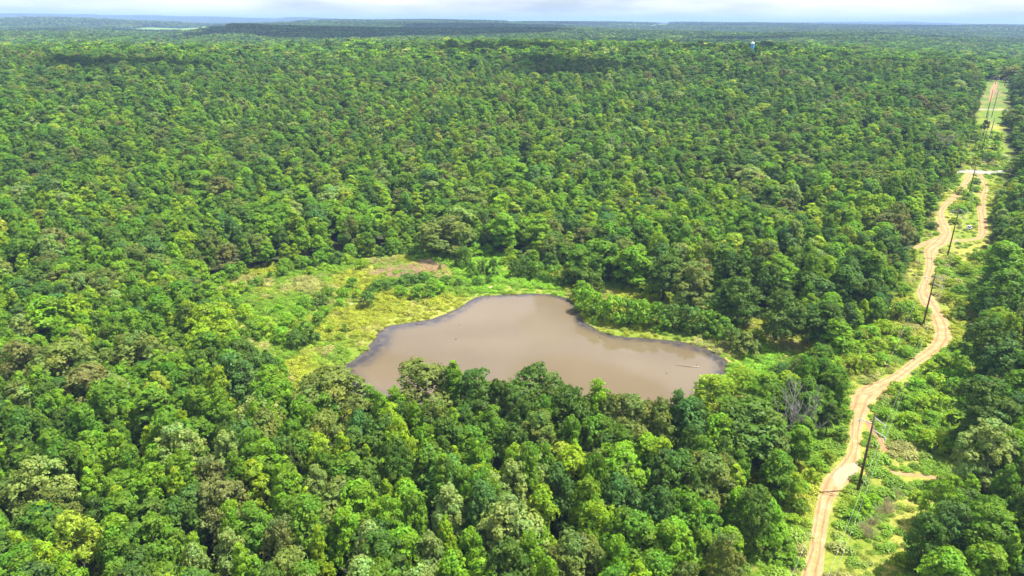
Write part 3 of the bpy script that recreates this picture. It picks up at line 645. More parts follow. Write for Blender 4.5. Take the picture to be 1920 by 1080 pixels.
# keep the view over the pond as open as in the photo: no tall filler between the shore trees and the water
def pond_shield(G):
    d = dist_line(G[:, 0], G[:, 1], np.vstack([pondxy[::4], pondxy[:1]])); px, py, _ = project(np.stack([G[:, 0], G[:, 1], np.full(len(G), 18.0)], 1))
    return ~((d < 12) & (py > 600) & (px > 560) & (px < 1380))
G1 = G1[pond_shield(G1)]
mat1 = smooth(0.50, 0.60, fbm(G1[:, 0], G1[:, 1], 85, 201, 2))*(G1[:, 1] > 230)
k = RNG.random(len(G1)) > mat1*0.38; G1 = G1[k]; mat1 = mat1[k]
kk, tt_ = choose_tints(G1[:, 0], G1[:, 1], RNG)
z1 = height(G1[:, 0], G1[:, 1])
pref = {0: [3,4,5,6,9,10], 1: [3,4,10,5,7,8], 2: [0,1,2,11,5], 3: [0,1,2,11,8], 4: [0,2,5,6,9], 5: [0,1,11,9], 6: [0,2,8,11], 7: [5,6,9,0,1,4], 8: [0,5,3]}
edge = smooth(2, 16, np.minimum(dist_line(G1[:, 0], G1[:, 1], [p[:2] for p in CLEAR]+[CLEAR[0][:2]]), dist_line(G1[:, 0], G1[:, 1], [p[:2] for p in ROWP])))
lown = smooth(0.35, 0.65, fbm(G1[:, 0], G1[:, 1], 70, 88, 2))
for i in range(len(G1)):
    pr = random.choice(pref[int(kk[i])]); hgt = (15.0+3.5*lown[i]+RNG.normal()*1.5)*(0.55+0.45*edge[i])
    # the low young growth left of the clearing
    rs = (0.62+0.42*random.random()**1.4)*(0.75+0.25*edge[i])*(1.12 if pr in (0, 2, 11) and random.random() < 0.5 else 1)
    trees.append((G1[i, 0], G1[i, 1], z1[i], pr, rs*(1.0 if G1[i, 1] < 287 else 1.27)*(1+0.30*mat1[i]), max(hgt+1.5*mat1[i], 6)/20, random.random()*6.28, int(kk[i]), tt_[i]))
T = np.array([[q[0], q[1], q[2], q[3], q[4], q[5], q[6], q[7]] for q in trees]); TT = np.array([q[8] for q in trees])
rr_ = T[:, 4]*np.array(RAD)[T[:, 3].astype(int)]
cx, cy, cz = project(np.stack([T[:, 0], T[:, 1], T[:, 2]+T[:, 5]*20*0.65], 1))
rpx = rr_/cz*F_PX
vis = (cx > -rpx*0.4) & (cx < 1920+rpx*0.4) & (cy < 1080+rpx*0.6) & (cy > 0)
vis[:NH] = True
score = np.where(vis, rpx, -1); order = np.argsort(-score)
N_IND = 300
sel = list(dict.fromkeys(list(range(NH))+[i for i in order if score[i] > 0]))[:N_IND]
selset = set(sel)
# copies
ind = []
def put_tree(i):
    x, y, z, pr, sxy, sz, rot, ci = T[i]; pr = int(pr)
    e = empty('broadleaf_tree', (x, y, z), rot); e.scale = (sxy, sxy, sz)
    t_ = link('trunk', TRUNKS[pr], e); c_ = link('crown', CROWNS[pr], e); c_['tint'] = [float(v) for v in TT[i]]
    return e
for i in sel: ind.append((i, put_tree(i)))
rest = np.array([i for i in range(len(T)) if i not in selset])
src_hi = source_collection('tree_sources', [merge_source('forest_tree', CROWNS[i], TRUNKS[i]) for i in range(len(CROWNS))])
scatter('forest', src_hi, T[rest, :3], T[rest, 3], T[rest, 6], np.stack([T[rest, 4], T[rest, 4], T[rest, 5]], 1), TT[rest],
        'dense green summer woodland spreading behind and around the pond', 'woodland')
# middle distance
LOW = [crown('far_crown', seed=300+i, shape=s, R=r, nl=18, nleaf=900, ls=0.95, lobe=0.42, mat=M_FAR) for i, (s, r) in enumerate((('round', 5.6), ('round', 5.2), ('cone', 4.6), ('oval', 4.8), ('oval', 5.2), ('round', 5.8)))]
src_lo = source_collection('middle_tree_sources', [bpy.data.objects.new('middle_tree', m_) for m_ in LOW])
G2 = hexgrid(11.0, 765, 1700, RNG, pad=20); G2 = G2[forest_mask(G2[:, 0], G2[:, 1], 2.0)]
k2, t2 = choose_tints(G2[:, 0], G2[:, 1], RNG); n = len(G2); m2 = smooth(0.48, 0.6, fbm(G2[:, 0], G2[:, 1], 85, 201, 2)); kq = RNG.random(n) > m2*0.35; G2 = G2[kq]; k2 = k2[kq]; t2 = t2[kq]; m2 = m2[kq]; n = len(G2); s2 = 1.1+0.75*RNG.random(n)**1.5; s2 = s2*(0.92+0.35*m2); big = RNG.random(n) < 0.07; s2 = np.where(big, s2*1.35, s2)
sz2 = 0.70+0.28*RNG.random(n)+0.22*big
for a_, b_, D_ in ((1417, 86.5, 786), (1409, 91, 784), (1424, 84, 792), (1402, 84, 792), (1412, 92, 774)):   # the trees that hide the foot of the water tower
    p = CAM+ray(a_, b_)*D_; g_ = float(height(p[0], p[1])); G2 = np.vstack([G2, p[:2]]); t2 = np.vstack([t2, PAL['dark green']]); s2 = np.append(s2, 1.1); sz2 = np.append(sz2, max((p[2]-g_+1)/20.0, 0.5))
n = len(G2)
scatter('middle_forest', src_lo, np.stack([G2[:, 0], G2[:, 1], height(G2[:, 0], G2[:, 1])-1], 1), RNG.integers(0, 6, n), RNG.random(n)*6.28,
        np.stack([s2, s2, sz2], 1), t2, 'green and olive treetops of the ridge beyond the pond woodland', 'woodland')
# far woodland: patches of many crowns
def patch(name, size, sp, seed, cr=5.5, ch=15):
    rng = np.random.default_rng(seed); P = []; Nn = []; S_ = []; C = []
    g = np.arange(-size/2, size/2, sp)
    for a in g:
        for b in g:
            x = a+rng.uniform(-.4, .4)*sp; y = b+rng.uniform(-.4, .4)*sp; r = cr*(0.7+0.7*rng.random()); h = ch*(0.75+0.45*rng.random()); q = 22
            dv = rng.normal(size=(q, 3)); dv[:, 2] = abs(dv[:, 2])-0.25; dv /= np.linalg.norm(dv, axis=1)[:, None]
            P.append(np.array([x, y, h-r*0.8])+dv*r*np.array([1, 1, 0.85])); Nn.append(dv+rng.normal(size=(q, 3))*0.25)
            S_.append(np.full(q, r*0.85)*(0.7+0.6*rng.random(q))); v = 1+rng.normal()*0.22; hh = rng.normal()*0.10
            C.append(np.tile([v*(1+hh), v, v*(1-hh)], (q, 1))*(1+rng.normal(size=(q, 1))*0.08))
    V, Fq = leaf_quads(np.vstack(P), np.vstack(Nn), np.concatenate(S_), rng, 1.2)
    me = fast_mesh(name, V, Fq, M_FAR); set_leafvar(me, np.vstack(C).clip(0.3, 1.9)); return bpy.data.objects.new(name, me)
src_p = source_collection('wood_patch_sources', [patch('wood_patch', 70, 8.5, 400+i) for i in range(4)])
G3 = hexgrid(58, 1700, 3900, RNG, jit=0.2, pad=40); G3 = G3[forest_mask(G3[:, 0], G3[:, 1], 2)]
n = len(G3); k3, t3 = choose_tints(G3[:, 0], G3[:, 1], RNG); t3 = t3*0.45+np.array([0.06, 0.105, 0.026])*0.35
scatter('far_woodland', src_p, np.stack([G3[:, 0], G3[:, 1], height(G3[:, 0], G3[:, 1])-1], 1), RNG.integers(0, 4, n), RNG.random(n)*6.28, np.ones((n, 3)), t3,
        'hazy blue-green woods on the low hills beyond the ridge', 'woodland')
src_q = source_collection('distant_patch_sources', [patch('distant_patch', 190, 14, 500+i, 9, 17) for i in range(3)])
G4 = hexgrid(155, 3900, 12500, RNG, jit=0.2, pad=100); G4 = G4[forest_mask(G4[:, 0], G4[:, 1], 2)]
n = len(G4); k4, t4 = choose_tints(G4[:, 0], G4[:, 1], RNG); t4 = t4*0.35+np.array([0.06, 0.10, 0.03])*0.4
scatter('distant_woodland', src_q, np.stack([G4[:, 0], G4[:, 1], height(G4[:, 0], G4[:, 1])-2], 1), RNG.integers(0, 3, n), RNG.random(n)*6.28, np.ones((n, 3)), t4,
        'faded blue wooded hills along the horizon', 'woodland')

# ------------------------------------------------------------------ shrubs
BUSH = [crown('crown', seed=600+i, shape='bush', H=5.0, R=2.6, base=0.02, nl=nl, nleaf=2600, ls=0.24, lobe=lb, rag=rg, mat=M_LEAF) for i, (nl, lb, rg) in enumerate(((20, .42, .5), (26, .36, .6), (16, .48, .6), (30, .32, 1.0)))]
BSTEM = []
for i in range(4):
    mb = MB(); rg = random.Random(i)
    for k in range(5):
        w = k*1.3; mb.tube([(0.1*math.cos(w), 0.1*math.sin(w), -0.1), (0.5*math.cos(w), 0.5*math.sin(w), 1.6), (1.3*math.cos(w), 1.3*math.sin(w), 3.4)], [0.07, 0.05, 0.02], 5)
    BSTEM.append(mb.mesh('stem', M_BARK, True))
# base x, base y, width px, height px, colour
SHR = """1395 668 46 44 O|1372 655 34 40 D|1352 640 40 44 G|1325 632 44 46 G|1292 628 44 52 D|1262 622 40 48 D|1235 622 42 50 G|1205 615 42 52 F|1178 612 44 50 G|1150 610 44 54 F|1122 604 42 50 F|1098 590 38 48 F|1090 568 36 40 G|1108 555 40 44 D
1360 612 36 34 G|1340 600 34 36 F|1416 640 26 22 Y|868 506 34 46 D|885 524 24 34 G|905 520 24 36 D|926 521 24 38 D|945 500 20 20 Y|898 540 22 22 D|918 534 14 18 D|990 522 40 42 D|1010 528 34 40 G|970 524 30 40 D|1035 534 34 40 G|1060 540 30 32 D
860 540 20 20 D|835 538 30 28 G|812 543 34 30 G|790 530 32 36 D|770 534 34 36 D|748 540 36 40 D|722 546 36 38 D|700 552 30 26 G|690 580 34 38 D|782 565 34 30 G|805 560 30 28 G|826 552 28 26 F|755 560 28 26 F|850 470 86 84 O|880 478 40 50 G
660 545 26 26 G|648 560 26 24 F|620 560 30 26 G|600 575 36 28 D|575 585 36 30 G|560 600 34 30 F|600 610 30 28 G|570 625 36 32 G|540 615 36 32 F|585 645 34 36 D|560 655 40 40 D|620 625 20 18 Y|647 625 14 20 D|610 595 26 24 F|640 580 26 22 F|670 560 20 20 Y
530 520 26 22 G|508 527 14 18 D|478 540 30 22 G|455 552 36 26 F|430 565 40 34 Y|440 590 40 36 G|465 605 40 36 Y|490 570 20 14 Y|520 590 26 20 F|500 630 44 40 Y|530 645 44 36 F|470 640 46 44 G|420 600 44 36 Y|400 580 44 36 F
700 500 24 20 Y|680 505 28 22 Y|650 500 28 24 Y|610 510 24 18 Y|580 516 22 16 Y|825 508 8 12 D|760 496 26 20 F|740 500 30 24 G|715 492 30 28 G|690 492 32 30 G|660 488 34 32 G|630 496 32 26 D|600 500 34 30 G|570 506 34 28 G|540 512 32 28 G
1613 965 40 44 F|1596 985 34 30 G|1640 950 28 26 F|1745 850 52 46 F|1770 848 34 34 G|1720 830 46 34 F|1700 805 44 36 Y|1735 800 40 32 G|1760 770 44 34 Y|1720 770 44 36 F|1690 770 42 32 G|1662 790 34 26 F|1680 745 40 30 Y|1715 735 40 30 F|1750 730 44 32 Y|1785 745 44 40 G
1650 690 40 32 G|1620 700 42 38 F|1590 700 44 40 Y|1560 705 44 40 F|1600 670 42 36 G|1640 665 42 36 F|1670 660 40 32 Y|1690 640 38 32 G|1660 635 42 38 Y|1625 645 44 40 G|1715 610 30 24 Y|1700 590 36 30 F|1680 600 40 36 G|1720 650 28 22 F|1700 672 30 22 G|1735 590 20 16 Y
1780 540 26 18 F|1800 555 30 24 G|1785 570 32 22 Y|1810 580 34 28 F|1795 600 34 26 G|1770 520 26 18 Y|1790 500 28 20 F|1815 520 30 24 Y|1830 490 24 20 G|1790 660 30 26 F|1790 690 40 36 G|1760 690 40 32 Y|1740 705 38 30 F|1800 720 40 36 F|1770 720 36 30 G
1800 400 26 16 G|1815 395 26 18 F|1825 385 24 18 F|1810 375 22 16 G|1800 365 22 16 Y|1830 360 18 12 F|1790 420 22 14 Y|1830 345 18 12 G|1825 310 24 18 Y|1840 300 26 20 F|1855 305 26 20 G|1870 300 22 18 F|1835 285 26 20 F|1850 280 26 20 Y|1868 282 22 18 G
1840 265 24 18 Y|1860 262 24 18 F|1872 265 20 18 Y|1830 270 22 20 G|1835 250 22 18 F|1480 1065 40 34 F|1470 1040 40 36 G|1500 960 34 30 F|1520 905 34 32 Y|1550 870 32 30 F|1575 830 32 32 G|1585 790 30 32 F|1530 730 50 48 G|1560 745 40 36 F
1455 1065 40 30 F|1440 1050 40 32 G|1462 1010 40 30 Y|1450 985 40 34 G|1485 985 30 24 Y|1475 950 36 30 F|1500 925 34 28 G|1495 1010 26 18 Y|1480 1035 30 22 Y|1510 985 20 14 Y|1500 1060 22 14 F|1535 885 30 26 G|1690 1060 40 26 Y|1740 1000 44 40 F|1720 940 30 24 Y|1800 830 40 36 G|1780 800 34 28 Y|1815 770 40 40 G"""
shrubs = []
for rec in SHR.replace('\n', '|').split('|'):
    a, b, w, hp, c = rec.split(); a, b, w, hp = map(float, (a, b, w, hp))
    if 690 <= a <= 842 and 486 <= b <= 503: continue
    if 690 <= a <= 842 and 525 <= b <= 548: hp = min(hp, 22)
    if 1070 <= a <= 1420 and b > 540: w *= 1.25; hp *= 1.15
    p = hit(a, b-hp*0.08); k = ((p-CAM)@FW)/F_PX; W_ = w*k; H_ = hp*k*1.08*0.85
    if p[0] > 60 and a > 1480: c = {'D': 'G', 'G': 'F', 'F': 'Y'}.get(c, c) if random.random() < 0.75 else c
    tn = np.array(PAL[CODE[c]])*1.15*(1+RNG.normal()*0.07)*(1+RNG.normal(size=3)*0.05)
    pr = random.randrange(4); e = empty('shrub', (p[0], p[1], p[2]-0.05), random.random()*6.28); e.scale = (W_/5.2, W_/5.2, max(H_, 1.2)/5.0)
    link('stem', BSTEM[pr], e); q = link('crown', BUSH[pr], e); q['tint'] = [float(v) for v in tn]
    shrubs.append((e, p, W_, H_, CODE[c], a, b-hp*0.5))

# young growth stepping down from the wood edge to the open grass
def edge_shrubs(line, n, ylo, yhi, xmin=-1e9):
    P_ = [p for p in line]; L_ = [np.linalg.norm(P_[i+1][:2]-P_[i][:2]) for i in range(len(P_)-1)]; cum = np.cumsum([0]+L_)
    got = 0; tries = 0
    while got < n and tries < 4000:
        tries += 1; q = random.random()*cum[-1]; i = min(int(np.searchsorted(cum, q))-1, len(P_)-2); i = max(i, 0)
        c = P_[i]+(P_[i+1]-P_[i])*((q-cum[i])/max(L_[i], .01)); x = c[0]+random.uniform(-4, 4); y = c[1]+random.uniform(-3, 5)
        if not (ylo < y < yhi) or x < xmin: continue
        if in_poly(np.array([x]), np.array([y]), [p for p in TL]+[p for p in TR[::-1]])[0] or min(dist_line(np.array([x]), np.array([y]), TL)[0], dist_line(np.array([x]), np.array([y]), TR)[0]) < 3.5: continue
        if any(math.hypot(x-s_[1][0], y-s_[1][1]) < 2.6 for s_ in shrubs): continue
        z = float(height(x, y)); W_ = random.uniform(4.5, 8.0); H_ = random.uniform(3.0, 7.0); pr = random.randrange(4)
        cn = random.choice(['fresh green', 'mid green', 'fresh green', 'yellow-green', 'dark green'])
        e = empty('shrub', (x, y, z-0.05), random.random()*6.28); e.scale = (W_/5.2, W_/5.2, H_/5.0)
        link('stem', BSTEM[pr], e); qq = link('crown', BUSH[pr], e); qq['tint'] = [float(v) for v in np.array(PAL[cn])*(1+RNG.normal()*0.07)]
        a_, b_, _ = project((x, y, z+H_/2)); shrubs.append((e, (x, y, z), W_, H_, cn, float(a_[0]), float(b_[0]))); got += 1
edge_shrubs(CLEAR[4:26], 62, 225, 420)
edge_shrubs(ROWP[4:19], 30, 150, 420)

# ------------------------------------------------------------------ low growth (stuff)
def mound(name, n, ls, seed, r=1.0, h=0.8):
    rng = np.random.default_rng(seed); k = 5; c = np.stack([rng.normal(size=k)*r*0.4, rng.normal(size=k)*r*0.4, rng.random(k)*h*0.3], 1); li = rng.integers(0, k, n)
    dv = rng.normal(size=(n, 3)); dv[:, 2] = abs(dv[:, 2]); dv /= np.linalg.norm(dv, axis=1)[:, None]
    P = c[li]+dv*np.array([r*0.55, r*0.55, h*0.75])*(0.8+0.4*rng.random((n, 1)))
    V, Fq = leaf_quads(P, dv+rng.normal(size=(n, 3))*0.6+np.array([0, 0, .4]), ls*(0.6+0.8*rng.random(n)), rng)
    me = fast_mesh(name, V, Fq, M_WEED); v = 1+rng.normal(size=n)*0.18; hh = rng.normal(size=n)*0.08
    set_leafvar(me, np.stack([v*(1+hh), v, v], 1).clip(.3, 1.8)); return bpy.data.objects.new(name, me)
def tuft(name, n, seed, h=0.9, r=0.5, w=0.035):
    rng = np.random.default_rng(seed); x = rng.normal(size=(n, 2))*r*0.5; ln = rng.normal(size=(n, 2))*0.35*h; hh = h*(0.5+0.7*rng.random(n)); an = rng.random(n)*6.28
    a = np.stack([np.cos(an), np.sin(an)], 1)*w
    V = np.stack([np.hstack([x-a, np.zeros((n, 1))]), np.hstack([x+a, np.zeros((n, 1))]), np.hstack([x+ln+a*.4, hh[:, None]]), np.hstack([x+ln-a*.4, hh[:, None]])], 1).reshape(-1, 3)
    me = fast_mesh(name, V, np.arange(4*n).reshape(n, 4), M_WEED); v = 1+rng.normal(size=n)*0.2
    set_leafvar(me, np.stack([v, v, v], 1).clip(.3, 1.8)); return bpy.data.objects.new(name, me)
src_w = source_collection('weed_sources', [mound('weed_mound', 260, 0.20, 700), mound('weed_mound', 320, 0.17, 701, 1.2, 0.6), mound('weed_mound', 220, 0.24, 702, 0.9, 1.2),
                                           tuft('weed_tuft', 160, 703, 0.8, 0.9), tuft('weed_tuft', 200, 704, 0.55, 1.3), mound('weed_mound', 500, 0.26, 705, 1.6, 1.7)])
def track_clear(x, y):
    ok = np.ones(x.shape, bool)
    ok &= ~in_poly(x, y, [p for p in TL]+[p for p in TR[::-1]]) & (np.minimum(dist_line(x, y, TL), dist_line(x, y, TR)) > 0.9)
    for l_ in (BRANCH, SPUR, LEFTSPUR, LOOP, LOOP2, LOOP3, RED): ok &= dist_line(x, y, seg(l_)) > np.mean(halfw(l_))+0.5
    ok &= ~in_poly(x, y, roadL+roadR[::-1])
    return ok
X = RNG.uniform(-170, 330, 190000); Y = RNG.uniform(75, 640, 190000)
dd = np.hypot(X, Y); near_ok = RNG.random(len(X)) < np.where(dd < 350, 1, 0.35)
inc = in_poly(X, Y, CLEAR); inr = in_poly(X, Y, ROWP) | ((dist_line(X, Y, [p[:2] for p in ROWP]) < 13) & (dd < 330)) | ((dist_line(X, Y, [p[:2] for p in CLEAR]) < 9) & (Y > 170)); k = (inc | inr) & near_ok & ~in_poly(X, Y, mud_out)
X, Y = X[k], Y[k]; inc = inc[k]
k = track_clear(X, Y); X, Y, inc = X[k], Y[k], inc[k]
px, py, pz = project(np.stack([X, Y, 0*X], 1))
rough = fbm(X, Y, 16, 91, 3); n = len(X)
dpn = dist_line(X, Y, np.vstack([pondxy[::4], pondxy[:1]]))
thick = smooth(0.50, 0.66, rough)                                   # leafy thickets against open grass
openg = in_poly(px, py, [(1560,1090),(1640,960),(1690,900),(1620,880),(1720,865),(1780,900),(1720,980),(1690,1090)]) | (inc & (dpn < 7)) | in_poly(px, py, [(1700,600),(1690,470),(1850,400),(1850,480),(1760,480),(1745,560)])
edger = smooth(9, 3, dist_line(X, Y, [p[:2] for p in ROWP])); thick = np.where(openg, thick*0.15, np.maximum(thick, edger*0.9))
kp = RNG.random(n) < np.where(thick > 0.5, 0.9, 0.55)
X, Y, px, py, rough, dpn, thick, inc, openg = [v[kp] for v in (X, Y, px, py, rough, dpn, thick, inc, openg)]; n = len(X)
pick = np.where(RNG.random(n) < thick, RNG.choice([0, 1, 2, 5], n, p=[.3, .2, .3, .2]), RNG.choice([3, 4, 1, 0], n, p=[.35, .3, .2, .15]))
cA = np.array((0.31, 0.355, 0.026)); cB = np.array((0.170, 0.310, 0.018)); cC = np.array((0.36, 0.34, 0.11)); cD = np.array((0.20, 0.40, 0.018))
h1 = fbm(X, Y, 22, 55, 3)[:, None]; tint = cA*(1-smooth(0.38, 0.6, h1))+cB*smooth(0.38, 0.6, h1)
dryp = (smooth(0.55, 0.7, fbm(X, Y, 12, 123, 2))*np.where(thick < 0.3, 1, 0.25))[:, None]; dryp = dryp*np.where(pick[:, None] >= 3, 1, 0.3)*np.where(pick[:, None] == 5, 0.2, 1); tint = tint*(1-dryp*0.8)+cC*dryp*0.8
lush = in_poly(px, py, [(760,450),(830,470),(960,480),(1060,530),(1060,556),(960,548),(900,550),(860,535),(835,500),(770,490)])[:, None] | in_poly(px, py, [(1360,690),(1400,650),(1460,660),(1440,740),(1340,740)])[:, None]
tint = np.where(lush, cD*0.9+tint*0.1, tint); tint = tint*(1+RNG.normal(size=(n, 1))*0.12)
Zw = height(X, Y); s_ = (0.65+0.7*RNG.random(n))*np.where(openg, 0.7, 1.0)
zs = s_*np.where(pick == 5, 0.8, 0.65)
scatter('undergrowth', src_w, np.stack([X, Y, Zw], 1), pick, RNG.random(n)*6.28, np.stack([s_*1.15, s_*1.15, zs], 1), tint, 'low yellow-green weeds and brambles covering the open ground', 'undergrowth')
# dry reed patch, shore reeds and the grey brush beside the first pole
def reeds(name, poly, dens, h, c1, c2, label, cat, seed):
    src = source_collection(name+'_sources', [tuft(name+'_tuft', 120, seed+i, h*(0.8+0.2*i), 0.8, 0.03) for i in range(3)])
    P = poly_px(poly); xs = [p[0] for p in P]; ysr = [p[1] for p in P]; A = (max(xs)-min(xs))*(max(ysr)-min(ysr)); m_ = int(A*dens)
    X = RNG.uniform(min(xs), max(xs), m_); Y = RNG.uniform(min(ysr), max(ysr), m_); k = in_poly(X, Y, P); X, Y = X[k], Y[k]; n = len(X)
    q = RNG.random((n, 1)); tn = np.array(c1)*q+np.array(c2)*(1-q); s_ = 0.7+0.6*RNG.random(n)
    scatter(name, src, np.stack([X, Y, height(X, Y)], 1), RNG.integers(0, 3, n), RNG.random(n)*6.28, np.stack([s_, s_, s_], 1), tn, label, cat)
reeds('dry_reeds', [(690,515),(712,507),(745,503),(770,497),(785,490),(810,491),(838,497),(832,507),(800,512),(772,521),(745,523),(710,521)], 0.9, 1.0, (0.50, 0.37, 0.29), (0.62, 0.50, 0.40), 'patch of dry pinkish tan reeds behind the pond', 'reeds', 800)
reeds('grey_brush', [(1608,1005),(1622,985),(1650,950),(1672,925),(1685,925),(1668,960),(1645,995),(1625,1018)], 0.5, 1.5, (0.40, 0.36, 0.32), (0.36, 0.38, 0.22), 'strip of grey dead brush in the grass right of the nearest pole', 'brush', 820)

# ------------------------------------------------------------------ dead trees
def dead_tree_mesh(seed, H=12.0):
    rg = random.Random(seed); tr_ = MB(); br = MB()
    def grow(mb, p, d, L_, r_, lev):
        pts = [p]; q = Vector(p); dd_ = Vector(d)
        for k in range(4):
            dd_ = (dd_+Vector((rg.uniform(-.2, .2), rg.uniform(-.2, .2), rg.uniform(-.05, .15)))).normalized(); q = q+dd_*L_/4; pts.append(q.copy())
        mb.tube(pts, [r_, r_*.85, r_*.65, r_*.45, r_*.2], 4)
        if lev < 3:
            for k in range(5 if lev < 2 else 4):
                i = rg.choice([1, 2, 3, 4]); w = rg.random()*6.28
                grow(br, pts[i], (dd_*0.7+Vector((math.cos(w), math.sin(w), 0.25))*0.8).normalized(), L_*rg.uniform(.45, .65), r_*.5, lev+1)
    grow(tr_, Vector((0, 0, -0.2)), (0.05, 0, 1), H*0.6, 0.26, 0)
    for k in range(3): w = k*2.1; grow(br, Vector((0, 0, H*0.25+k)), (math.cos(w)*.8, math.sin(w)*.8, .8), H*0.5, 0.16, 1)
    return tr_.mesh('trunk', M_GREYWOOD, True), br.mesh('branches', M_GREYWOOD, True)
DT = [dead_tree_mesh(5), dead_tree_mesh(9)]
def dead(a, b, h, lab, s=1.0, k=0):
    p = top_at(a, b, h); z = p[2]
    e = empty('dead_tree', (p[0], p[1], z), random.random()*6); e.scale = (s*h/12,)*2+(h/12,)
    link('trunk', DT[k][0], e); link('branches', DT[k][1], e); tag(e, lab, 'dead tree', 'bare dead trees')
dead(1497, 728, 17, 'bare grey dead tree beside the track fork, right of the pond', 0.8, 0)
dead(1522, 742, 15, 'leaning bare grey dead tree nearest the track fork', 0.75, 1)
dead(1212, 178, 20, 'pale grey bare crown poking out of the far woods, upper right of the pond', 1.3, 0)
dead(1152, 256, 20, 'small grey bare crown in the woods straight above the right half of the pond', 1.0, 1)
dead(1568, 184, 20, 'brownish grey bare crown in the far woods left of the power-line cut', 1.2, 1)
dead(1772, 248, 20, 'bare grey crown at the wood edge beside the far poles', .9, 0)

# ------------------------------------------------------------------ power poles and wires
def make_pole(name, H, arms=True, vine=False, rz=0.0):
    e = empty(name, (0, 0, 0), rz)
    mb = MB(); mb.tube([(0, 0, -0.5), (0, 0, H*0.5), (0, 0, H)], [0.32, 0.25, 0.18], 10); mb.lathe([(0.0, H+0.05), (0.17, H+0.02), (0.18, H-0.12)], 10)
    mb.build('post', M_POLE, e, True)
    # arms: one to the left, two to the right, as upswept brackets with strain insulators
    for sx, z0, z1, L_ in ((-1, H-2.6, H-2.3, 2.7), (1, H-0.9, H-2.0, 2.3), (1, H-3.9, H-4.9, 2.9)):
        ab = MB(); ab.tube([(0, 0, z0), (sx*L_, 0, z1)], [0.13, 0.10], 8); ab.tube([(0, 0, z0+(1.0 if sx < 0 else -0.9)), (sx*L_*0.55, 0, z0+(z1-z0)*0.55)], 0.035, 6)
        a_ = ab.build('arm', M_ARM, e, True)
        ib = MB(); ib.lathe([(0.02, 0), (0.05, -0.1)]+[q for k in range(6) for q in ((0.19, -0.16-0.12*k), (0.08, -0.22-0.12*k))]+[(0.02, -0.95)], 10, (sx*L_, 0, z1-0.05))
        ib.build('insulator', M_INS, a_, True)
    return e
ARMPTS = [(-2.7, -3.25), (2.3, -2.95), (2.9, -5.85)]
POLES = [(1608,920,775),(1730,612,510),(1776,482,388),(1815,370,310),(1840,287,239),(1840,266,211),(1852.5,270,221),(1849,221,168),(1859,220,168),(1866,158,146),(1883,162,148)]
pole_labels = ['tall dark wooden power pole standing nearest the camera beside the pale puddle', 'wooden power pole beside the big bend of the dirt track', 'wooden power pole by the place where the dirt tracks cross',
  'wooden power pole just below the pale gravel road', 'wooden power pole in the brush just beyond the gravel road, below the vine ball', 'wooden power pole with a dark ball of vines hanging on it', 'wooden power pole right of the one with the ball of vines',
  'thin power pole at the near edge of the mown green field, left of the pair', 'thin power pole at the near edge of the mown green field, right of the pair', 'tiny power pole at the far end of the cut above the red soil', 'tiny power pole at the far end of the cut against the dark trees']
pw = []
for i, (a, b, tp) in enumerate(POLES):
    p = hit(a, b); hd = math.hypot(p[0], p[1]); best = min(np.arange(10, 34, 0.25), key=lambda h: abs(float(project((p[0], p[1], p[2]+h))[1][0])-tp))
    pw.append([p[0], p[1], p[2], float(best)])
print('POLES', [[round(v, 1) for v in q] for q in pw])
d01 = np.array(pw[1][:2])-np.array(pw[0][:2])
p0 = [pw[0][0]-d01[0], pw[0][1]-d01[1], float(height(pw[0][0]-d01[0], pw[0][1]-d01[1])), 20.5]
chain = [p0, pw[0], pw[1], pw[2], pw[3], pw[4], pw[7], pw[9]]
chain2 = [pw[6], pw[8], pw[10]]
def bearing(ch, i):
    a = ch[max(i-1, 0)]; b = ch[min(i+1, len(ch)-1)]; return math.atan2(b[1]-a[1], b[0]-a[0])-math.pi/2
def place_pole(q, rz, lab):
    e = make_pole('power_pole', q[3]); e.location = q[:3]; e.rotation_euler = (0, 0, rz); tag(e, lab, 'power pole', 'wooden poles of the power line'); return e
for i, q in enumerate(pw):
    ch = chain if q in chain else chain2 if q in chain2 else None
    rz = bearing(ch, ch.index(q)) if ch else bearing(chain, 5)
    q.append(rz); place_pole(q, rz, pole_labels[i])
e = place_pole(p0, bearing(chain, 0), 'wooden power pole just outside the lower edge of the view'); p0.append(bearing(chain, 0))
e['label'] = 'wooden power pole behind the nearest one, its wires reaching the lower right corner'
def wire(ch, k, lab, grp='wires of the power line'):
    mb = MB(); ax, az = ARMPTS[k]
    ends = [Vector((q[0]+math.cos(q[4])*ax, q[1]+math.sin(q[4])*ax, q[2]+q[3]+az)) for q in ch]
    for a, b in zip(ends[:-1], ends[1:]):
        L_ = (b-a).length; sag = min(L_*0.022, 6); mb.tube([a.lerp(b, t/14)-Vector((0, 0, 4*sag*(t/14)*(1-t/14))) for t in range(15)], 0.019 if L_ < 200 else 0.028, 4, cap=False)
    tag(mb.build('power_wire', M_WIRE), lab, 'wire', grp)
wire(chain, 0, 'thin wire hanging from the left arms of the near pole row'); wire(chain, 1, 'thin wire hanging from the upper right arms of the poles'); wire(chain, 2, 'thin wire hanging from the lower right arms of the poles')
wire(chain2, 0, 'thin wire on the left arms of the second far pole row'); wire(chain2, 1, 'thin wire on the upper right arms of the second far pole row')
# vine ball hanging on the pole
q = pw[5]
vb = crown('vine_ball', shape='round', H=6.0, R=2.6, base=0.0, nl=24, nleaf=1200, ls=0.4, lobe=0.4, seed=900, mat=foliage_mat('vine_material', const=(0.035, 0.045, 0.02), transl=0.15))
o = link('vine', vb); o.location = (q[0], q[1], q[2]+q[3]*0.50-1.0); tag(o, 'dark rounded mass of vines hanging halfway up a far power pole', 'vine')

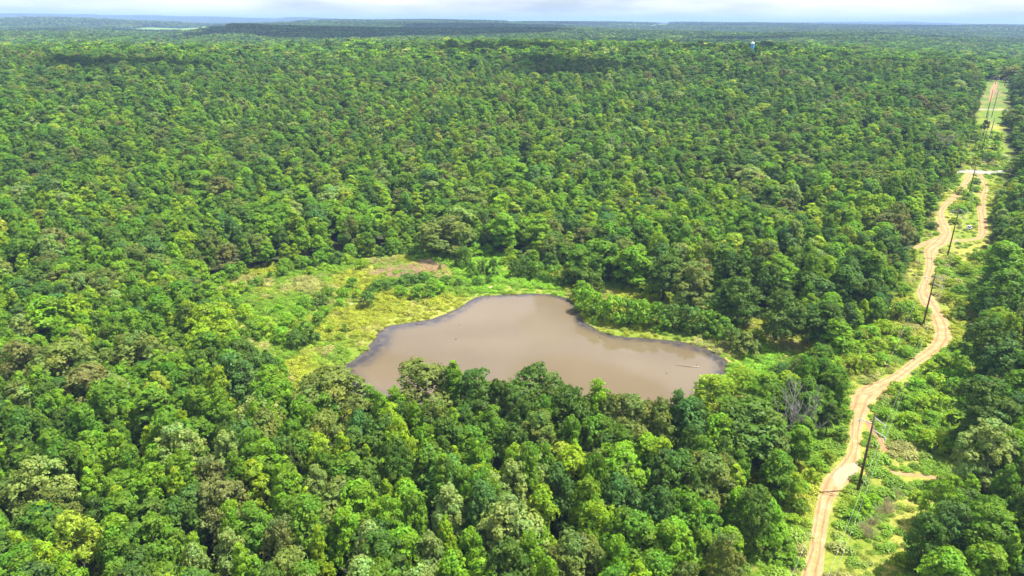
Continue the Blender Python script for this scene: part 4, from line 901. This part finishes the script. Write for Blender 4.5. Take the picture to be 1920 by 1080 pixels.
# ------------------------------------------------------------------ small things: debris in the pond, log, buggy
M_STUMP = noisy_mat('wet_wood_material', (0.05, 0.035, 0.03), (0.12, 0.08, 0.06), 3, 0.7)
M_LOG = noisy_mat('bleached_log_material', (0.26, 0.21, 0.19), (0.36, 0.31, 0.29), 2, 0.8)
def stump(a, b, s, lab):
    p = at(a, b, -0.01); rg = random.Random(int(a)); mb = MB()
    pr = [(0.5, -0.5), (0.48, 0.0), (0.40, 0.18), (0.30, 0.30), (0.12, 0.34), (0.0, 0.3)]
    mb.lathe([(r_*s, z*s) for r_, z in pr], 9); mb.v = [(x*(1+rg.uniform(-.25, .25)), y*(1+rg.uniform(-.25, .25)), z*(1+rg.uniform(-.1, .3))) for x, y, z in mb.v]
    mb.tube([(0.2*s, 0, 0.1*s), (0.9*s, 0.2*s, 0.12*s), (1.5*s, 0.3*s, -0.05)], [0.12*s, 0.08*s, 0.03*s], 5)
    o = mb.build('stump', M_STUMP); o.location = p; o.rotation_euler = (0, 0, rg.random()*6); tag(o, lab, 'stump', 'dark stumps poking out of the pond')
stump(781, 608, 1.1, 'largest dark stump in the pond, close to its upper left shore'); stump(791, 609, .5, 'small dark stump just right of the largest one by the upper left shore')
stump(661, 695, .8, 'dark stump in the pond corner nearest the left tip of the water'); stump(713, 647, .5, 'dark stump off the left shore, lower of the close pair'); stump(728, 637, .4, 'dark stump off the left shore, upper of the close pair')
stump(855, 636, .55, 'dark stump out in open water left of the pond middle'); stump(861, 609, .45, 'dark stump in the water below the upper left shore bend'); stump(1083, 612, .5, 'dark stump by the right shore inlet under the bushes')
stump(1124, 633, .5, 'dark stump near the start of the right arm of the pond'); stump(1250, 700, .4, 'tiny brown stump alone in the right arm of the pond')
lg = empty('floating_log', tuple(at(1304, 688, 0.03)), 0.1)
mb = MB(); mb.tube([(-1.3, 0, 0), (-0.5, .06, .04), (0.5, .04, .06), (1.2, -.04, .03)], [0.1, .19, .2, .14], 9); mb.build('log_trunk', M_LOG, lg, True)
mb = MB(); mb.tube([(0.3, .1, .15), (0.6, .5, .6), (0.7, .7, .8)], [.09, .06, .02], 6); mb.tube([(-1.5, 0, 0), (-3.6, .9, -0.02), (-6.0, 1.6, -0.02)], [.12, .09, .03], 6); mb.build('branch', M_STUMP, lg, True)
tag(lg, 'pale bleached log floating at the right end of the pond', 'log')
p = hit(1817, 430); bg_ = empty('utility_buggy', tuple(p), 0.35)
M_WHITE = noisy_mat('white_paint_material', (0.74, 0.74, 0.74), (0.82, 0.82, 0.82), 2, 0.35); M_DARK = noisy_mat('dark_glass_material', (0.01, 0.012, 0.03), (0.02, 0.02, 0.04), 2, 0.1); M_TYRE = noisy_mat('tyre_material', (0.02, 0.02, 0.02), (0.04, 0.04, 0.04), 8, 0.9)
M_PBLUE = noisy_mat('pale_blue_panel_material', (0.42, 0.6, 0.72), (0.5, 0.66, 0.76), 2, 0.4)
mb = MB(); mb.box((0, 0, 0.62), (2.5, 1.4, 0.38)); mb.add([(0.3, -.68, .81), (1.25, -.66, .81), (1.25, .66, .81), (0.3, .68, .81), (0.3, -.62, 1.1), (1.15, -.55, .98), (1.15, .55, .98), (0.3, .62, 1.1)], [(4, 5, 6, 7), (0, 1, 5, 4), (1, 2, 6, 5), (2, 3, 7, 6), (3, 0, 4, 7)]); mb.build('body', M_WHITE, bg_)
mb = MB(); mb.box((-0.25, 0, 1.92), (1.6, 1.42, 0.07)); [mb.tube([(x, y, .8), (x-.1, y*.96, 1.9)], .035, 6) for x in (.5, -.9) for y in (-.64, .64)]; mb.build('roof', M_WHITE, bg_)
mb = MB(); mb.box((-0.35, 0, 1.0), (0.5, 1.2, 0.36)); mb.box((-0.62, 0, 1.34), (0.12, 1.2, 0.6)); mb.build('seat', M_DARK, bg_)
mb = MB(); mb.add([(0.50, -.6, 1.1), (0.50, .6, 1.1), (0.42, .58, 1.85), (0.42, -.58, 1.85)], [(0, 1, 2, 3)]); mb.build('windscreen', M_DARK, bg_)
mb = MB(); mb.box((-1.28, 0, .95), (.75, 1.3, .32)); mb.build('cargo_bed', M_PBLUE, bg_)
for x in (-.85, .85):
    for y in (-.72, .72):
        mb = MB(); mb.tube([(x, y-.12, .33), (x, y+.12, .33)], .33, 14); mb.build('wheel', M_TYRE, bg_)
tag(bg_, 'small white buggy with a dark opening parked in the grass between the two tracks', 'buggy')

# ------------------------------------------------------------------ water tower, far farm building, radio mast
p = at(1411, 73, 0); d = ray(1411.5, 80.5); tD = 800; p = CAM+d*tD; gz = float(height(p[0], p[1])); ztop = p[2]
wt = empty('water_tower', (p[0], p[1], gz), 0.2); Ht = ztop-gz
M_BLUE = noisy_mat('blue_tank_material', (0.07, 0.30, 0.58), (0.09, 0.34, 0.62), 0.3, 0.4)
mb = MB(); mb.lathe([(1.9, 0.0), (1.9, Ht-0.9)], 28); mb.build('tank', M_BLUE, wt, True)
mb = MB(); mb.lathe([(2.0, Ht-0.6), (2.0, Ht-0.2), (1.5, Ht+0.3), (0.7, Ht+0.6), (0, Ht+0.85)], 28); mb.build('roof', M_WHITE, wt, True)
mb = MB(); mb.lathe([(0.4, Ht+0.5), (0.4, Ht+1.5), (0, Ht+1.7)], 12); mb.build('vent', M_WHITE, wt)
mb = MB(); [mb.tube([(2.05, y, 0.5), (2.05, y, Ht-0.8)], 0.05, 5) for y in (-.3, .3)]; [mb.tube([(2.05, -.3, z), (2.05, .3, z)], 0.03, 4) for z in np.arange(1, Ht-1, .6)]; mb.build('ladder', M_ARM, wt)
tag(wt, 'bright blue water tower with a white rim rising out of the far dark woods', 'water tower')
for (a, b, wv, hv, lab) in ((157, 59.5, 26, 5, 'long white barn at the edge of the far left field'), (150, 57.5, 10, 4, 'small white shed behind the long white barn')):
    p = hit(a, b); bn = empty('barn', (p[0], p[1], p[2]), 0.25); k = wv
    mb = MB(); mb.box((0, 0, hv*0.5), (k, 12, hv)); mb.build('wall', M_WHITE, bn)
    mb = MB(); mb.add([(-k/2-1, -7, hv), (k/2+1, -7, hv), (k/2+1, 0, hv+4), (-k/2-1, 0, hv+4), (k/2+1, 7, hv), (-k/2-1, 7, hv), (-k/2-1, -7, hv-.3), (k/2+1, -7, hv-.3)], [(0, 1, 2, 3), (3, 2, 4, 5), (0, 3, 5), (1, 4, 2), (6, 7, 1, 0)]); mb.build('roof', M_WHITE, bn)
    mb = MB(); mb.box((0, -6.05, hv*0.4), (k*0.2, 0.1, hv*0.7)); mb.build('door', M_DARK, bn)
    tag(bn, lab, 'barn')

# ------------------------------------------------------------------ clouds overhead (their shadows fall on the far woods)
M_CLOUD, t = newmat('cloud_material'); l = t.links.new
dfn = N(t, 'ShaderNodeBsdfDiffuse'); dfn.inputs[0].default_value = (0.9, 0.9, 0.9, 1); tsl = N(t, 'ShaderNodeBsdfTranslucent'); tsl.inputs[0].default_value = (0.9, 0.9, 0.9, 1)
mxs = N(t, 'ShaderNodeMixShader'); mxs.inputs[0].default_value = 0.5; l(dfn.outputs[0], mxs.inputs[1]); l(tsl.outputs[0], mxs.inputs[2]); o = N(t, 'ShaderNodeOutputMaterial'); l(mxs.outputs[0], o.inputs[0])
def thin(fac):
    M_ = M_CLOUD.copy(); M_.name = 'thin_cloud_material'; t = M_.node_tree; o = [n for n in t.nodes if n.type == 'OUTPUT_MATERIAL'][0]; sh_ = o.inputs[0].links[0].from_node
    tp = N(t, 'ShaderNodeBsdfTransparent'); mx_ = N(t, 'ShaderNodeMixShader'); mx_.inputs[0].default_value = fac; t.links.new(sh_.outputs[0], mx_.inputs[1]); t.links.new(tp.outputs[0], mx_.inputs[2]); t.links.new(mx_.outputs[0], o.inputs[0]); return M_
M_THIN = thin(0.72)
def cloud(a, b, wx, wy, seed, rot=0.0, mat=None):
    import bmesh
    g = hit(a, b); alt = 1500.0; k = (alt-g[2])/sdir.z; c = (g[0]+sdir.x*k, g[1]+sdir.y*k, alt)
    rg = random.Random(seed); bm = bmesh.new()
    for j in range(16):
        w = rg.random()*6.28; q = rg.random()**0.5; s = rg.uniform(0.28, 0.5)
        mt = Matrix.Translation((math.cos(w)*q*wx*0.62, math.sin(w)*q*wy*0.62, rg.uniform(0, 40))) @ Matrix.Diagonal((wx*s, wy*s, min(wx, wy)*s*0.4, 1))
        bmesh.ops.create_icosphere(bm, subdivisions=3, radius=1, matrix=mt)
    me = bpy.data.meshes.new('cloud'); bm.to_mesh(me); bm.free(); me.materials.append(mat or M_CLOUD)
    co = np.empty(len(me.vertices)*3, np.float32); me.vertices.foreach_get('co', co); co = co.reshape(-1, 3); s_ = min(wx, wy)*0.12
    co += np.stack([vnoise(co[:, 0]+999, co[:, 1], s_*3, 1)-.5, vnoise(co[:, 0], co[:, 1]+777, s_*3, 2)-.5, vnoise(co[:, 0]+55, co[:, 2]+co[:, 1], s_*3, 3)-.5], 1)*s_*2
    me.vertices.foreach_set('co', co.ravel()); me.polygons.foreach_set('use_smooth', [True]*len(me.polygons)); me.update()
    o = link('cloud', me); o.location = c; o.rotation_euler = (0, 0, rot); tag(o, kind='structure')
cloud(690, 62, 650, 560, 1); cloud(900, 57, 560, 480, 7); cloud(620, 72, 420, 260, 17); cloud(1230, 90, 230, 150, 2, 0.2, M_THIN); cloud(1420, 82, 260, 160, 9, 0, M_THIN); cloud(330, 67, 420, 170, 3); cloud(60, 66, 300, 160, 18); cloud(1650, 56, 900, 400, 4); cloud(1060, 150, 90, 55, 5, 0, M_THIN)
cloud(600, 95, 110, 50, 6, 0, M_THIN); cloud(1780, 80, 320, 160, 8); cloud(1250, 50, 900, 300, 11); cloud(240, 150, 90, 50, 12, 0.3, M_THIN); cloud(1350, 110, 140, 70, 13, 0.3, M_THIN); cloud(940, 110, 110, 60, 14, 0.3, M_THIN)

# ------------------------------------------------------------------ haze
if HAZE > 0:
    mb = MB(); mb.box((0, 19000, 120), (48000, 39000, 270)); o = mb.build('haze', None); o.data.materials.clear()
    Mh, t = newmat('haze_material'); v = N(t, 'ShaderNodeVolumePrincipled'); v.inputs['Color'].default_value = (0.40, 0.61, 1.0, 1); v.inputs['Density'].default_value = HAZE; v.inputs['Anisotropy'].default_value = 0.0
    oo = N(t, 'ShaderNodeOutputMaterial'); t.links.new(v.outputs[0], oo.inputs['Volume']); o.data.materials.append(Mh); tag(o, kind='stuff')

# ------------------------------------------------------------------ labels that single out each tree and shrub
def ordinal(n):
    w = ['first', 'second', 'third', 'fourth', 'fifth', 'sixth', 'seventh', 'eighth', 'ninth', 'tenth', 'eleventh', 'twelfth', 'thirteenth', 'fourteenth', 'fifteenth', 'sixteenth', 'seventeenth', 'eighteenth', 'nineteenth', 'twentieth']
    return w[n-1] if n <= 20 else str(n)+'th'
def tree_zone(px, py):
    if px > 1700: return 'at the right edge above mid-height' if py < 540 else 'at the right edge below mid-height' if py < 760 else 'in the lower right corner'
    h = 'far left' if px < 300 else 'left' if px < 640 else 'centre left' if px < 900 else 'centre right' if px < 1150 else 'right'
    if py > 985: return 'along the bottom edge, ' + h
    if 560 < px < 1400 and 660 < py < 805: return 'on the near pond shore, ' + h
    if py > 870: return 'one row above bottom edge, ' + h
    if py > 760: return 'in front woods below pond, ' + h
    if px < 640: return ('left of the near pond shore' if py > 640 else 'left of the far pond shore' if py > 520 else 'in the upper left woods') + (', outermost' if px < 220 else ', inner' if px > 430 else '')
    if py < 540: return 'in woods behind pond, ' + h
    return 'between the pond and dirt track'
KW = [k for k, p in SHAPES]
buck = {}
for i, e in ind:
    w = 'broad' if rpx[i]*2 > 88 else 'small' if rpx[i]*2 < 54 else ''
    kw = {'round': 'round-crowned', 'conical': 'pointed', 'oval': 'egg-shaped', 'feathery': 'feathery'}[KW[int(T[i, 3])]]
    look = ' '.join(x for x in (w, PN[int(T[i, 7])], kw) if x)
    buck.setdefault((look, tree_zone(cx[i], cy[i])), []).append((cx[i], e))
def write_labels(buck, noun, cat, grp):
    for (look, zone), lst in buck.items():
        lst.sort(key=lambda q: q[0]); n = len(lst)
        for j, (_, e) in enumerate(lst):
            if n == 1: lab = f'{look} {noun} {zone}'
            elif n == 2: lab = f'{("left" if j == 0 else "right")} of two {look} {noun}s {zone}'
            else: lab = f'{ordinal(j+1)} from left of {look} {noun}s {zone}'
            if len(lab.split()) > 16: print('LONG', lab)
            tag(e, lab, cat, grp)
write_labels(buck, 'tree', 'tree', 'trees of the woods around the pond')
def shrub_zone(px, py):
    if px > 1420:
        if py < 330: return 'beyond the gravel road'
        if py < 450: return 'between the two upper tracks'
        if px > 1755 and py < 740: return 'right of the big track bend'
        if py < 620: return 'left of the upper track'
        if px < 1660 and py < 740: return 'left of track above the fork'
        if py < 740: return 'beside the big track bend'
        if px < 1600: return 'left of the lower track'
        if py < 880: return 'above the footpath'
        return 'in grass right of lower track'
    if px > 1070: return 'on the right pond shore' if py > 560 else 'behind the right pond shore'
    if px > 840: return 'between far pond shore and woods'
    if px > 690: return 'just below the dry reeds' if py > 515 else 'beside the dry reeds'
    if py < 515: return 'along wood edge left of reeds'
    if px > 590: return 'in weedy field near left shore'
    return 'in weedy field, lower part' if py > 600 else 'in weedy field, outer part'
buck = {}
for (e, p, W_, H_, cn, a, b) in shrubs:
    look = ('broad ' if W_ > 7 else 'small ' if W_ < 4 else '')+cn; buck.setdefault((look, shrub_zone(a, b)), []).append((a+b*0.001, e))
write_labels(buck, 'shrub', 'shrub', 'shrubs on the open ground')
print('TREES', len(T), 'near;', len(G2), 'mid; shrubs', len(shrubs), 'weeds', len(Zw))
